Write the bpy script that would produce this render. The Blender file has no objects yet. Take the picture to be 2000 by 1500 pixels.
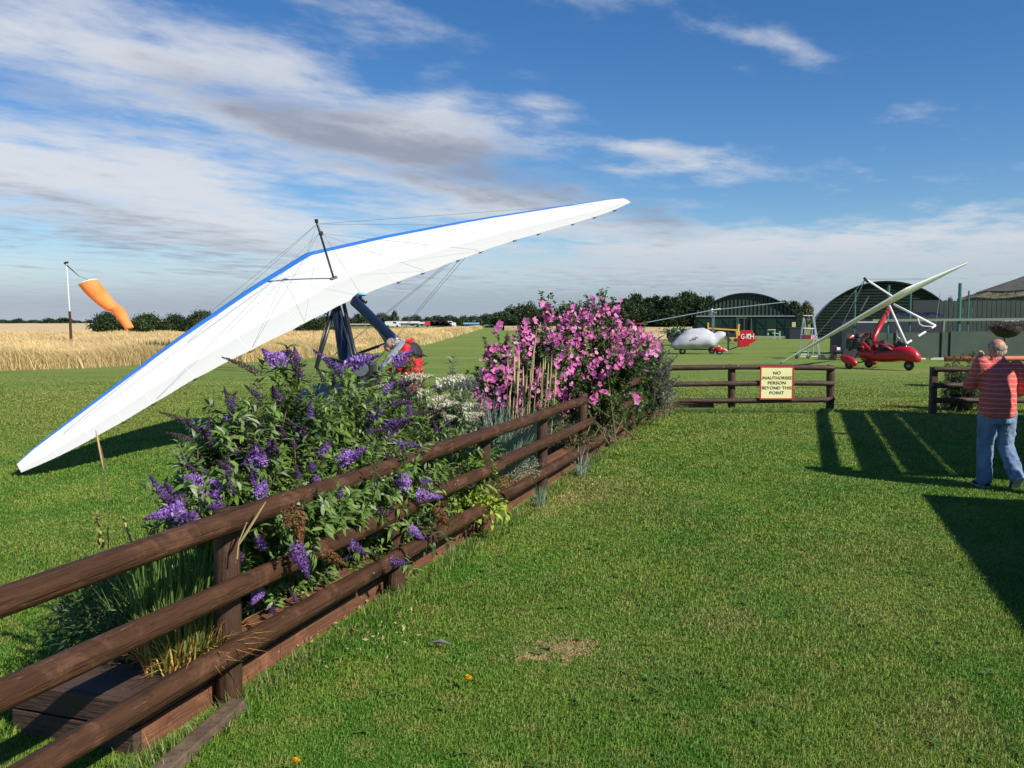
import bpy, bmesh, math, random
import numpy as np
from mathutils import Vector, Matrix
S = bpy.context.scene
C = bpy.context.scene.collection
rad = math.radians
PI = math.pi
# ---------------------------------------------------------------- camera
FPX, CH, PITCH = 1700.0, 1.85, math.atan(122/1700)
cam = bpy.data.cameras.new('camera'); camo = bpy.data.objects.new('camera', cam); C.objects.link(camo)
camo.location = (0, 0, CH); camo.rotation_euler = (PI/2-PITCH, 0, 0)
cam.sensor_width = 36; cam.lens = FPX/2000*36; cam.clip_start = .05; cam.clip_end = 6000
S.camera = camo
# ---------------------------------------------------------------- sun, sky, exposure
SUN_AZ, SUN_EL = 126.0, 38.5            # azimuth clockwise from +Y (view direction), elevation
SUN_STR, SKY_STR, EXPO = 5.0, .080, .28
sd = Vector((math.cos(rad(SUN_EL))*math.sin(rad(SUN_AZ)), math.cos(rad(SUN_EL))*math.cos(rad(SUN_AZ)), math.sin(rad(SUN_EL))))
sl = bpy.data.lights.new('sun', 'SUN'); sl.energy = SUN_STR; sl.angle = rad(.5); sl.color = (1, .945, .86)
so = bpy.data.objects.new('sun', sl); C.objects.link(so); so.rotation_euler = (-sd).to_track_quat('-Z', 'Y').to_euler()
S.view_settings.view_transform = 'Standard'; S.view_settings.look = 'None'; S.view_settings.gamma = 1
S.view_settings.exposure = EXPO

class NT:
    """small helper to write node graphs"""
    def __init__(s, tree): s.t = tree; s.n = tree.nodes; s.l = tree.links
    def node(s, typ, ins=None, **kw):
        n = s.n.new(typ)
        for k, v in kw.items(): setattr(n, k, v)
        for k, v in (ins or {}).items():
            if hasattr(v, 'is_linked') or isinstance(v, bpy.types.NodeSocket): s.l.new(v, n.inputs[k])
            else: n.inputs[k].default_value = v
        return n
    def m(s, op, a, b=0.0, c=None, clamp=False):
        n = s.n.new('ShaderNodeMath'); n.operation = op; n.use_clamp = clamp
        for i, v in enumerate((a, b) if c is None else (a, b, c)):
            if isinstance(v, bpy.types.NodeSocket): s.l.new(v, n.inputs[i])
            else: n.inputs[i].default_value = v
        return n.outputs[0]
    def smooth(s, v, a, b, lo=0.0, hi=1.0):
        n = s.n.new('ShaderNodeMapRange'); n.interpolation_type = 'SMOOTHSTEP'
        s.l.new(v, n.inputs['Value']); n.inputs['From Min'].default_value = a; n.inputs['From Max'].default_value = b
        n.inputs['To Min'].default_value = lo; n.inputs['To Max'].default_value = hi
        return n.outputs['Result']
    def noise(s, vec, scale, detail=4, rough=.55, dist=0.0):
        n = s.n.new('ShaderNodeTexNoise'); n.inputs['Scale'].default_value = scale; n.inputs['Detail'].default_value = detail
        n.inputs['Roughness'].default_value = rough; n.inputs['Distortion'].default_value = dist
        if vec is not None: s.l.new(vec, n.inputs['Vector'])
        return n.outputs['Fac']
    def mix(s, f, a, b, typ='MIX'):
        n = s.n.new('ShaderNodeMix'); n.data_type = 'RGBA'; n.blend_type = typ
        for sock, v in ((n.inputs[0], f), (n.inputs[6], a), (n.inputs[7], b)):
            if isinstance(v, bpy.types.NodeSocket): s.l.new(v, sock)
            elif isinstance(v, (int, float)): sock.default_value = v
            else: sock.default_value = (*v, 1)
        return n.outputs[2]

def build_world():
    w = bpy.data.worlds.new('World'); S.world = w; w.use_nodes = True
    t = w.node_tree; t.nodes.clear(); N = NT(t)
    sky = N.node('ShaderNodeTexSky', sky_type='NISHITA', sun_disc=False, sun_elevation=rad(SUN_EL), sun_rotation=rad(SUN_AZ))
    sky.air_density = 1.0; sky.dust_density = .05; sky.ozone_density = 4.5; sky.altitude = 100
    hs = N.node('ShaderNodeHueSaturation', {'Color': sky.outputs[0], 'Saturation': 1.25, 'Value': 1.16, 'Hue': .506})
    geo = N.node('ShaderNodeTexCoord').outputs['Generated']
    sep = N.node('ShaderNodeSeparateXYZ', {0: geo})
    X, Y, Z = sep.outputs
    az = N.m('MULTIPLY', N.m('ARCTAN2', X, Y), 180/PI)
    el = N.m('MULTIPLY', N.m('ARCSINE', Z), 180/PI)
    zz = N.m('ADD', N.m('MAXIMUM', Z, 0.0), .035)
    px = N.m('DIVIDE', X, zz); py = N.m('DIVIDE', Y, zz)
    # rotate the cloud deck so that its streaks run about 30 degrees right of the view direction
    ca, sa = math.cos(rad(33)), math.sin(rad(33))
    al = N.m('ADD', N.m('MULTIPLY', px, sa), N.m('MULTIPLY', py, ca))
    cr = N.m('SUBTRACT', N.m('MULTIPLY', px, ca), N.m('MULTIPLY', py, sa))
    v1 = N.node('ShaderNodeCombineXYZ', {0: N.m('MULTIPLY', al, .68), 1: cr, 2: 3.7}).outputs[0]
    n1 = N.noise(v1, 1.0, 8, .6, .1)
    n2 = N.noise(v1, 3.2, 7, .62, .1)
    v3 = N.node('ShaderNodeCombineXYZ', {0: N.m('MULTIPLY', az, .045), 1: N.m('MULTIPLY', el, .19), 2: 1.3}).outputs[0]
    n3 = N.noise(v3, 1.5, 7, .6, .3)
    def blobs(lst):
        acc = None
        for (u0, v0, sx, sy, rot, wgt) in lst:      # centre az/el in degrees, sizes in degrees
            c_, s_ = math.cos(rad(rot)), math.sin(rad(rot))
            da = N.m('SUBTRACT', az, u0); de = N.m('SUBTRACT', el, v0)
            a = N.m('ADD', N.m('MULTIPLY', da, c_/sx), N.m('MULTIPLY', de, s_/sx))
            b = N.m('SUBTRACT', N.m('MULTIPLY', de, c_/sy), N.m('MULTIPLY', da, s_/sy))
            r = N.m('ADD', N.m('MULTIPLY', a, a), N.m('MULTIPLY', b, b))
            g = N.m('MULTIPLY', N.m('EXPONENT', N.m('MULTIPLY', r, -1.0)), wgt)
            acc = g if acc is None else N.m('ADD', acc, g)
        return acc
    cover = blobs([(-22, 14.2, 14, 4.2, -14, .70), (-30, 17, 10, 4, -8, .25), (-4, 10.3, 11, 2.9, -15, .72), (-13, 16, 8, 2.6, -22, .35), (-31, 8.5, 13, 3.6, -7, .75),
                   (-16, 5.6, 15, 2.8, -12, .62), (-20, 2.5, 30, 2.6, -1, .42), (2, 7.3, 10, 1.8, -12, .4), (12, 3.6, 15, 2.6, 0, .66), (30, 3.8, 14, 2.4, 0, .62), (22, 5.0, 12, 1.0, 0, .25),
                   (17.2, 16.6, 2.6, .9, -28, .60), (14, 17.3, 2.6, .5, -15, .22), (13.5, 17.6, 3, .7, -20, .25), (7.0, 20.2, 6.5, 1.8, -8, .80), (-9, 19, 7, 1.4, -12, .38), (1, 12.2, 6, 1.6, -12, .34), (8.2, 11.0, 2.6, .5, -5, .52), (12.5, 9.9, 3.6, .9, -6, .55), (24.2, 12.0, 1.4, .5, 4, .42), (8, 9.6, 3, .6, -4, .5),
                   (1.2, 13.9, 2.2, .6, -4, .5), (2.8, 12.9, 1.6, .4, -4, .36), (20, 8.2, 1.6, .6, 0, .3), (-4.5, 13.8, 2.2, .9, 15, .4), (-4.0, 15.8, 3.0, .7, 10, .32), (27, 6.4, 2, .5, 0, .3), (-6, 17.8, 5, .8, -4, .3)])
    nn = N.m('ADD', N.m('MULTIPLY', n1, .42), N.m('ADD', N.m('MULTIPLY', n2, .36), N.m('MULTIPLY', n3, .22)))
    dens = N.m('ADD', cover, N.m('MULTIPLY', N.m('SUBTRACT', nn, .5), 3.6))
    alpha = N.m('MULTIPLY', N.smooth(dens, .18, 1.08), N.smooth(el, -1.5, 1.5, .45, .90))
    alpha = N.m('MAXIMUM', alpha, N.smooth(el, 6.5, .3, 0.0, .90))
    grey = blobs([(-1.5, 9.6, 10, 2.0, -16, .75), (-14, 12.2, 9, 1.7, -15, .55), (-27, 4.7, 16, 1.5, -4, .6), (-20, 1.0, 40, 1.3, 0, .55), (8, 1.6, 22, 1.4, 0, .35), (9, 7.0, 3, 1.2, -20, .45), (-29, 13, 9, 1.0, -10, .4), (-27, 7.0, 9, .8, -8, .35)])
    gsh = N.smooth(N.m('ADD', grey, N.m('MULTIPLY', N.m('SUBTRACT', n2, .45), 1.3)), .1, .95)
    ccol = N.mix(gsh, (.80, .82, .86), (.36, .38, .46))
    ccol = N.mix(N.smooth(el, 6.5, 0.5, 0, .80), ccol, (.33, .42, .57))
    bg = N.node('ShaderNodeBackground', {'Color': hs.outputs[0], 'Strength': SKY_STR})
    bg2 = N.node('ShaderNodeBackground', {'Color': ccol, 'Strength': .76})
    mx = N.node('ShaderNodeMixShader', {0: alpha, 1: bg.outputs[0], 2: bg2.outputs[0]})
    out = N.node('ShaderNodeOutputWorld'); t.links.new(mx.outputs[0], out.inputs[0])
build_world()

# ---------------------------------------------------------------- geometry helpers
_F = np.array([0, math.cos(PITCH), -math.sin(PITCH)]); _U = np.array([0, math.sin(PITCH), math.cos(PITCH)])
def _ray(u, v): return _F + np.array([1, 0, 0])*(u-1000)/FPX + _U*(750-v)/FPX
def g(u, v, z=0.0):
    r = _ray(u, v); return Vector(np.array([0, 0, CH]) + r*(z-CH)/r[2])
def at(u, v, Y):
    r = _ray(u, v); return Vector(np.array([0, 0, CH]) + r*Y/r[1])

def srgb(r, g_, b): return tuple(((c/255+.055)/1.055)**2.4 if c > 10 else c/255/12.92 for c in (r, g_, b))

def mat(name, col, rough=.6, metal=0.0, col2=None, nscale=8.0, namt=.5, bump=0.0, bscale=40.0, stretch=None, spec=.5, tint=False, trans=0.0, coat=0.0, emit=None, dirt=None, rotz=0.0, spots=False):
    m = bpy.data.materials.new(name); m.use_nodes = True; t = m.node_tree; t.nodes.clear(); N = NT(t)
    p = N.node('ShaderNodeBsdfPrincipled', {'Roughness': rough, 'Metallic': metal, 'Specular IOR Level': spec})
    if coat: p.inputs['Coat Weight'].default_value = coat; p.inputs['Coat Roughness'].default_value = .08
    tc = N.node('ShaderNodeTexCoord').outputs['Object']
    if rotz:
        mr = N.node('ShaderNodeMapping', {0: tc}); mr.inputs['Rotation'].default_value = (0, 0, rotz); tc = mr.outputs[0]
    if stretch:
        mp = N.node('ShaderNodeMapping', {0: tc}); mp.inputs['Scale'].default_value = stretch; tc = mp.outputs[0]
    c = None
    if col2 is not None:
        f = N.smooth(N.noise(tc, nscale, 5, .6), .5-namt*.35, .5+namt*.35)
        c = N.mix(f, col, col2)
    if dirt is not None:
        f = N.smooth(N.noise(tc, dirt[1], 6, .65), dirt[2], dirt[2]+.12)
        c = N.mix(f, c if c is not None else col, dirt[0])
    if spots:
        so2 = N.node('ShaderNodeTexCoord').outputs['Object']; c = N.mix(N.m('MULTIPLY', N.smooth(N.noise(so2, 4.5, 6, .7, .6), .50, .68), .55), c, tuple(x*1.9+.012 for x in col))
        c = N.mix(N.m('MULTIPLY', N.smooth(N.noise(so2, 9, 5, .7), .56, .70), .6), c, tuple(x*.35 for x in col))
        so_ = N.node('ShaderNodeTexCoord').outputs['Object']; f = N.m('MULTIPLY', N.smooth(N.noise(so_, 26, 2, .5), .735, .76), N.smooth(N.noise(so_, 3, 2), .45, .6))
        c = N.mix(f, c, (.55, .50, .44))
    if tint:
        at_ = N.node('ShaderNodeAttribute', attribute_name='tint').outputs['Color']
        c = N.mix(1.0, c if c is not None else col, at_, 'MULTIPLY')
    if c is not None: t.links.new(c, p.inputs['Base Color'])
    else: p.inputs['Base Color'].default_value = (*col, 1)
    if bump:
        b = N.node('ShaderNodeBump', {'Height': N.noise(tc, bscale, 4, .6), 'Strength': bump, 'Distance': .02})
        t.links.new(b.outputs[0], p.inputs['Normal'])
    o = N.node('ShaderNodeOutputMaterial'); sh = p.outputs[0]
    if trans:
        tr = N.node('ShaderNodeBsdfTranslucent')
        if c is not None: t.links.new(c, tr.inputs['Color'])
        else: tr.inputs['Color'].default_value = (*col, 1)
        sh = N.node('ShaderNodeMixShader', {0: trans, 1: sh, 2: tr.outputs[0]}).outputs[0]
    t.links.new(sh, o.inputs[0])
    return m

def tag(o, label=None, cat=None, group=None, kind=None):
    if label: o['label'] = label
    if cat: o['category'] = cat
    if group: o['group'] = group
    if kind: o['kind'] = kind
    return o
def empty(name, loc, label, cat, group=None, rz=0):
    o = bpy.data.objects.new(name, None); C.objects.link(o); o.location = loc; o.rotation_euler = (0, 0, rz)
    o.empty_display_size = .2
    return tag(o, label, cat, group)
def wloc(o):
    v = Vector((0, 0, 0))
    while o is not None: v = v + o.location; o = o.parent
    return v

class MB:
    def __init__(s): s.v = []; s.f = []; s.mi = []
    def add(s, vs, fs, mi=0):
        b = len(s.v); s.v += [tuple(x) for x in vs]; s.f += [tuple(i+b for i in f) for f in fs]; s.mi += [mi]*len(fs); return s
    def box(s, c, size, rz=0, M=None, mi=0):
        M = M or Matrix.Rotation(rz, 3, 'Z'); c = Vector(c); hx, hy, hz = size[0]/2, size[1]/2, size[2]/2
        vs = [c + M @ Vector((x*hx, y*hy, z*hz)) for x in (-1, 1) for y in (-1, 1) for z in (-1, 1)]
        return s.add(vs, [(0, 1, 3, 2), (4, 6, 7, 5), (0, 4, 5, 1), (2, 3, 7, 6), (0, 2, 6, 4), (1, 5, 7, 3)], mi)
    def bar(s, a, b, w, h, mi=0, up=(0, 0, 1)):
        a, b = Vector(a), Vector(b); d = (b-a); L = d.length; d.normalize(); upv = Vector(up)
        if abs(d.dot(upv)) > .98: upv = Vector((0, 1, 0))
        x = d.cross(upv).normalized(); z = x.cross(d)
        M = Matrix((x, d, z)).transposed()
        return s.box((a+b)/2, (w, L, h), M=M, mi=mi)
    def tube(s, pts, r, n=8, mi=0, cap=True, sq=1.0):
        pts = [Vector(p) for p in pts]; k = len(pts); rs = r if isinstance(r, (list, tuple)) else [r]*k
        rings = []; prev = None
        for i, p in enumerate(pts):
            d = (pts[min(i+1, k-1)]-pts[max(i-1, 0)]).normalized()
            if prev is None:
                up = Vector((0, 0, 1)) if abs(d.z) < .9 else Vector((1, 0, 0)); x = d.cross(up).normalized()
            else:
                x = (prev - d*prev.dot(d)).normalized()
            prev = x; y = d.cross(x)
            rings.append([p + (x*math.cos(2*PI*j/n) + y*math.sin(2*PI*j/n)*sq)*rs[i] for j in range(n)])
        return s.loft(rings, mi, cap)
    def loft(s, rings, mi=0, cap=True, closed=True):
        n = len(rings[0]); vs = [p for r in rings for p in r]; fs = []
        for i in range(len(rings)-1):
            for j in range(n if closed else n-1):
                a, b = i*n+j, i*n+(j+1) % n; fs.append((a, b, b+n, a+n))
        if cap and closed: fs.append(tuple(range(n))[::-1]); fs.append(tuple(range((len(rings)-1)*n, len(rings)*n)))
        return s.add(vs, fs, mi)
    def ball(s, c, r, n=10, m=7, mi=0, M=None):
        c = Vector(c); r = Vector(r) if not isinstance(r, (int, float)) else Vector((r, r, r)); rings = []
        for i in range(m+1):
            th = max(.02, min(PI-.02, PI*i/m))
            ring = []
            for j in range(n):
                p = Vector((math.sin(th)*math.cos(2*PI*j/n)*r.x, math.sin(th)*math.sin(2*PI*j/n)*r.y, -math.cos(th)*r.z))
                ring.append(c + (M @ p if M else p))
            rings.append(ring)
        return s.loft(rings, mi)
    def wheel(s, c, R, r, ax, n=20, mi=0):
        """torus tyre with axis ax"""
        c = Vector(c); ax = Vector(ax).normalized(); u = ax.orthogonal().normalized(); w = ax.cross(u); rings = []
        for i in range(n):
            a = 2*PI*i/n; d = u*math.cos(a)+w*math.sin(a)
            rings.append([c + d*(R-r) + (d*math.cos(b)+ax*math.sin(b))*r for b in [2*PI*j/8 for j in range(8)]])
        rings.append(rings[0])
        return s.loft(rings, mi, cap=False)
    def disc(s, c, R, ax, t, n=18, mi=0):
        c = Vector(c); ax = Vector(ax).normalized(); return s.tube([c-ax*t/2, c+ax*t/2], R, n, mi)
    def build(s, name, mats, parent=None, smooth=False, bevel=0, label=None):
        me = bpy.data.meshes.new(name); off = wloc(parent) if parent else Vector((0, 0, 0))
        me.from_pydata([Vector(v)-off for v in s.v], [], s.f)
        mats = mats if isinstance(mats, (list, tuple)) else [mats]
        for m in mats: me.materials.append(m)
        if len(mats) > 1: me.polygons.foreach_set('material_index', s.mi)
        bm = bmesh.new(); bm.from_mesh(me); bmesh.ops.recalc_face_normals(bm, faces=bm.faces); bm.to_mesh(me); bm.free()
        if smooth: me.polygons.foreach_set('use_smooth', [True]*len(me.polygons))
        o = bpy.data.objects.new(name, me); C.objects.link(o)
        if parent: o.parent = parent
        if smooth == 'auto':
            pass
        if bevel:
            md = o.modifiers.new('bevel', 'BEVEL'); md.width = bevel; md.segments = 2; md.limit_method = 'ANGLE'
        if label: o['label'] = label
        return o

def copy_tree(o, loc=None, rz=None, label=None, scale=None):
    c = o.copy(); C.objects.link(c)
    if loc is not None: c.location = loc
    if rz is not None: c.rotation_euler = (0, 0, rz)
    if scale is not None: c.scale = scale if isinstance(scale, (tuple, list)) else (scale,)*3
    if label: c['label'] = label
    for ch in list(o.children):
        d = ch.copy(); C.objects.link(d); d.parent = c
        for gch in list(ch.children):
            e = gch.copy(); C.objects.link(e); e.parent = d
    return c

def np_mesh(name, V, F, m, parent=None, tint=None, smooth=False):
    """V (n,3) float, F (k,3|4) int, tint (k,3) colour per face (albedo variation)"""
    me = bpy.data.meshes.new(name); off = np.array(wloc(parent)) if parent else np.zeros(3)
    V = (np.asarray(V, dtype=np.float64)-off).astype(np.float32); F = np.asarray(F, dtype=np.int32); k = F.shape[1]
    me.vertices.add(len(V)); me.vertices.foreach_set('co', V.ravel())
    me.loops.add(F.size); me.loops.foreach_set('vertex_index', F.ravel())
    me.polygons.add(len(F)); me.polygons.foreach_set('loop_start', np.arange(0, F.size, k, dtype=np.int32))
    me.polygons.foreach_set('loop_total', np.full(len(F), k, dtype=np.int32))
    if smooth: me.polygons.foreach_set('use_smooth', np.ones(len(F), dtype=bool))
    me.update(calc_edges=True)
    if tint is not None:
        ca = me.color_attributes.new('tint', 'FLOAT_COLOR', 'CORNER')
        t = np.repeat(np.concatenate([tint, np.ones((len(tint), 1))], 1), k, axis=0).astype(np.float32)
        ca.data.foreach_set('color', t.ravel())
    for mm in (m if isinstance(m, (list, tuple)) else [m]): me.materials.append(mm)
    o = bpy.data.objects.new(name, me); C.objects.link(o)
    if parent: o.parent = parent
    return o

R_ = np.random.default_rng(7)
def unit(a): return a/np.maximum(np.linalg.norm(a, axis=-1, keepdims=True), 1e-9)
class Cards:
    """collects many small leaves/petals/blades as numpy arrays of quads"""
    def __init__(s): s.V = []; s.F = []; s.T = []; s.n = 0
    def quads(s, P, T):            # P (n,4,3)
        n = len(P); s.V.append(P.reshape(-1, 3)); s.F.append(np.arange(n*4).reshape(n, 4)+s.n); s.n += n*4; s.T.append(T)
    def leaves(s, base, dirn, nrm, L, W, tint, fold=.25, droop=.25):
        """lanceolate folded leaf = two quads each side of midrib"""
        base = np.asarray(base); n = len(base); d = unit(np.asarray(dirn)); nr = unit(np.cross(np.cross(d, nrm), d)); sd_ = np.cross(d, nr)
        L = np.broadcast_to(L, (n,))[:, None]; W = np.broadcast_to(W, (n,))[:, None]
        mid = base + d*L*.42 + nr*L*.05; tip = base + d*L - nr*L*droop
        for sg in (1, -1):
            e1 = base + d*L*.25 + sd_*W*.42*sg + nr*W*fold*.5; e2 = base + d*L*.6 + sd_*W*.45*sg + nr*(W*fold*.5 - L*droop*.25)
            s.quads(np.stack([base, e1, e2, mid] if sg > 0 else [base, mid, e2, e1], 1), tint)
            m2 = base + d*L*.42 + nr*L*.05
            s.quads(np.stack([m2, e2, tip, tip*.5+m2*.5] if sg > 0 else [m2, tip*.5+m2*.5, tip, e2], 1), tint)
    def flat(s, c, a, b, tint):    # quads centre c half-axes a,b
        s.quads(np.stack([c-a-b, c+a-b, c+a+b, c-a+b], 1), tint)
    def rand(s, c, size, tint, up=0.0, asp=.6):
        n = len(c); nr = unit(R_.normal(size=(n, 3)) + np.array([0, 0, up])); t = unit(np.cross(nr, R_.normal(size=(n, 3)))); b = np.cross(nr, t)
        sz = np.broadcast_to(size, (n,))[:, None]
        s.quads(np.stack([c-t*sz, c-b*sz*asp, c+t*sz, c+b*sz*asp], 1), tint)
    def build(s, name, m, parent=None):
        return np_mesh(name, np.concatenate(s.V), np.concatenate(s.F), m, parent, np.concatenate(s.T))
def tints(n, lo, hi, var=.15):
    """n colours between lo and hi with brightness variation"""
    f = R_.random((n, 1)); c = np.array(lo)*(1-f)+np.array(hi)*f
    return np.clip(c*(1+R_.normal(size=(n, 1))*var), .0, 1)

# ---------------------------------------------------------------- materials
M = {}
RA = -math.atan2(.951, .310)          # turns the grain along the planter fence
M['rail'] = mat('rail_wood', (.084, .038, .018), .65, col2=(.040, .019, .009), nscale=2.2, namt=.8, bump=.9, bscale=3.5, stretch=(1.2, 14, 14), rotz=RA, dirt=((.22, .16, .10), 5.5, .62), spec=.22, spots=True)
M['rail_x'] = mat('rail_wood_far', (.072, .034, .019), .65, col2=(.038, .018, .010), nscale=1.6, namt=.8, bump=.8, bscale=3, stretch=(1.2, 12, 12), dirt=((.17, .12, .09), 5, .66), spots=True)
M['post_w'] = mat('post_wood', (.088, .040, .020), .65, col2=(.044, .021, .010), nscale=1.8, namt=.8, bump=.9, bscale=3.5, stretch=(16, 16, 1.1), dirt=((.22, .16, .10), 4, .68), spots=True)
M['plank'] = mat('plank_wood', (.175, .070, .032), .75, col2=(.105, .043, .022), nscale=2, namt=.9, bump=.6, bscale=4, stretch=(1, 14, 14), rotz=RA, dirt=((.24, .16, .10), 4, .64), spots=True)
M['plank_dark'] = mat('plank_dark', (.055, .029, .019), .7, col2=(.085, .046, .028), nscale=2, namt=.9, bump=.6, bscale=4, stretch=(1, 14, 14), rotz=RA+PI/2, spots=True)
M['oldwood'] = mat('old_wood', (.16, .11, .065), .85, col2=(.09, .055, .035), nscale=9, bump=.6, bscale=30)
M['soil'] = mat('soil', (.035, .024, .016), .95, col2=(.06, .045, .03), nscale=14, bump=1, bscale=20)
M['leaf'] = mat('leaf', (1, 1, 1), .5, tint=True, trans=.34, spec=.35)
M['petal'] = mat('petal', (1, 1, 1), .6, tint=True, trans=.35, spec=.2)
M['straw'] = mat('straw', (1, 1, 1), .7, tint=True, trans=.2, spec=.25)
M['blade'] = M['leaf']
M['stem'] = mat('stem', (.13, .14, .06), .7, col2=(.16, .10, .06), nscale=3)
M['bark'] = mat('bark', (.07, .055, .042), .9, col2=(.11, .09, .07), nscale=3, bump=.5, bscale=6)
M['white'] = mat('white_paint', (.78, .78, .76), .35)
M['dtube'] = mat('dark_tube', (.035, .04, .042), .35, metal=.3)
M['gtube'] = mat('grey_tube', (.25, .26, .27), .35, metal=.6)
M['alu'] = mat('aluminium', (.62, .63, .64), .35, metal=.8)
M['black'] = mat('black_rubber', (.018, .018, .018), .7)
M['red'] = mat('red_gloss', (.50, .010, .014), .35, coat=.3, col2=(.42, .009, .012), nscale=3)
M['orange'] = mat('orange_cloth', (1.0, .33, .06), .75, col2=(1.0, .45, .13), nscale=.8, trans=.4, bump=.8, bscale=2.2)
M['navy'] = mat('navy_fairing', (.010, .022, .062), .4, col2=(.016, .03, .07), nscale=4)
M['wire'] = mat('steel_wire', (.16, .16, .16), .4, metal=.7)
# ---------------------------------------------------------------- ground
def grass_color(N, pos):
    """lawn albedo as a function of world position: patches of lush, worn and dry grass"""
    a = N.noise(pos, .9, 5, .62); b = N.noise(pos, 4.5, 5, .65); c = N.noise(pos, .16, 4, .55)
    col = N.mix(N.smooth(a, .36, .66), (.078, .192, .020), (.155, .245, .034))
    col = N.mix(N.m('MULTIPLY', N.smooth(b, .47, .68), .68), col, (.235, .245, .062))
    col = N.mix(N.m('MULTIPLY', N.smooth(c, .46, .62), .45), col, (.185, .21, .050))
    sp = N.node('ShaderNodeSeparateXYZ', {0: pos}).outputs
    mq = N.node('ShaderNodeMapping', {0: pos}); mq.inputs['Scale'].default_value = (.07, .30, 1); fq = N.noise(mq.outputs[0], 1.9, 6, .62)
    col = N.mix(N.m('MULTIPLY', N.smooth(sp[1], 8, 20), N.smooth(fq, .38, .62, .10, .70)), col, (.225, .25, .060))
    for (x, y, r, w) in ((.13, 4.74, .13, .8), (.26, 4.80, .14, .85), (.40, 4.86, .11, .6), (1.3, 5.3, .25, .25), (2.0, 3.9, .25, .2), (2.3, 5.4, .3, .15), (.2, 8.6, .45, .3), (.9, 9.6, .6, .25), (.62, 9.0, .2, .5)):
        dx = N.m('SUBTRACT', sp[0], x); dy = N.m('SUBTRACT', sp[1], y)
        d = N.m('SQRT', N.m('ADD', N.m('MULTIPLY', dx, dx), N.m('MULTIPLY', dy, dy)))
        dd = N.m('ADD', d, N.m('MULTIPLY', N.m('SUBTRACT', b, .5), r*6.0))
        col = N.mix(N.m('MULTIPLY', N.smooth(dd, r*1.15, r*.5), w), col, (.38, .29, .13))
    return col, a, b
def ground_mat(blade):
    m = bpy.data.materials.new('grass_blade' if blade else 'mown_grass'); m.use_nodes = True; t = m.node_tree; t.nodes.clear(); N = NT(t)
    pos = N.node('ShaderNodeNewGeometry').outputs['Position']
    col, a, b = grass_color(N, pos)
    p = N.node('ShaderNodeBsdfPrincipled', {'Roughness': .55 if blade else .9, 'Specular IOR Level': .3 if blade else .1})
    if blade:
        at_ = N.node('ShaderNodeAttribute', attribute_name='tint').outputs['Color']
        col = N.mix(1.0, col, at_, 'MULTIPLY'); t.links.new(col, p.inputs['Base Color'])
        tr = N.node('ShaderNodeBsdfTranslucent', {'Color': col})
        sh = N.node('ShaderNodeMixShader', {0: .3, 1: p.outputs[0], 2: tr.outputs[0]}).outputs[0]
    else:
        # fine mottling: single tufts, brighter tips, dry thatch
        f1 = N.noise(pos, 14, 5, .75); f2 = N.noise(pos, 60, 3, .7)
        # elongated streaks across the far field
        mp = N.node('ShaderNodeMapping', {0: pos}); mp.inputs['Scale'].default_value = (.05, .22, 1)
        f3 = N.noise(mp.outputs[0], 1.6, 6, .6)
        sy = N.node('ShaderNodeSeparateXYZ', {0: pos}).outputs[1]
        far = N.smooth(sy, 12, 26)
        col = N.mix(N.m('MULTIPLY', far, N.smooth(f3, .40, .62, 0, .85)), col, (.27, .285, .085))
        col = N.mix(N.m('MULTIPLY', far, .35), col, (.115, .195, .040))
        val = N.m('ADD', N.m('MULTIPLY', N.smooth(f1, .3, .7), .5), N.m('ADD', N.m('MULTIPLY', N.smooth(f2, .3, .7), .35), .58))
        col = N.mix(1.0, col, N.node('ShaderNodeCombineColor', {0: val, 1: val, 2: val}).outputs[0], 'MULTIPLY')
        t.links.new(col, p.inputs['Base Color'])
        h = N.m('ADD', N.m('MULTIPLY', f1, .6), N.m('MULTIPLY', f2, .4))
        bp = N.node('ShaderNodeBump', {'Height': h, 'Strength': 1.0, 'Distance': .05}); t.links.new(bp.outputs[0], p.inputs['Normal'])
        sh = p.outputs[0]
    o = N.node('ShaderNodeOutputMaterial'); t.links.new(sh, o.inputs[0]); return m
M['lawn'] = ground_mat(False); M['blade_g'] = ground_mat(True)
gm = MB(); n = 60
# one sheet reaching the horizon, finer near the camera
xs = [-3000, -1200, -500, -200, -80, -30, -12, -6, -3, 0, 3, 6, 12, 30, 80, 200, 500, 1200, 3000]
ys = [-400, -60, -10, 0, 3, 6, 9, 12, 16, 24, 36, 60, 110, 200, 400, 900, 2500, 5000]
gm.v = [(x, y, 0) for y in ys for x in xs]; nx = len(xs)
gm.f = [(j*nx+i, j*nx+i+1, (j+1)*nx+i+1, (j+1)*nx+i) for j in range(len(ys)-1) for i in range(nx-1)]; gm.mi = [0]*len(gm.f)
go = gm.build('ground', M['lawn']); tag(go, kind='structure')

# fence line frame: t metres along the planter fence, o metres to the left of it
P0 = Vector((-1.366, 4.10, 0)); FD = Vector((.310, .951, 0)).normalized(); FL = Vector((-FD.y, FD.x, 0))
def fl(t, o=0.0, z=0.0): return P0 + FD*t + FL*o + Vector((0, 0, z))
BED0, BED1, BEDW, BEDH = -.52, 13.9, .68, .24

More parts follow.
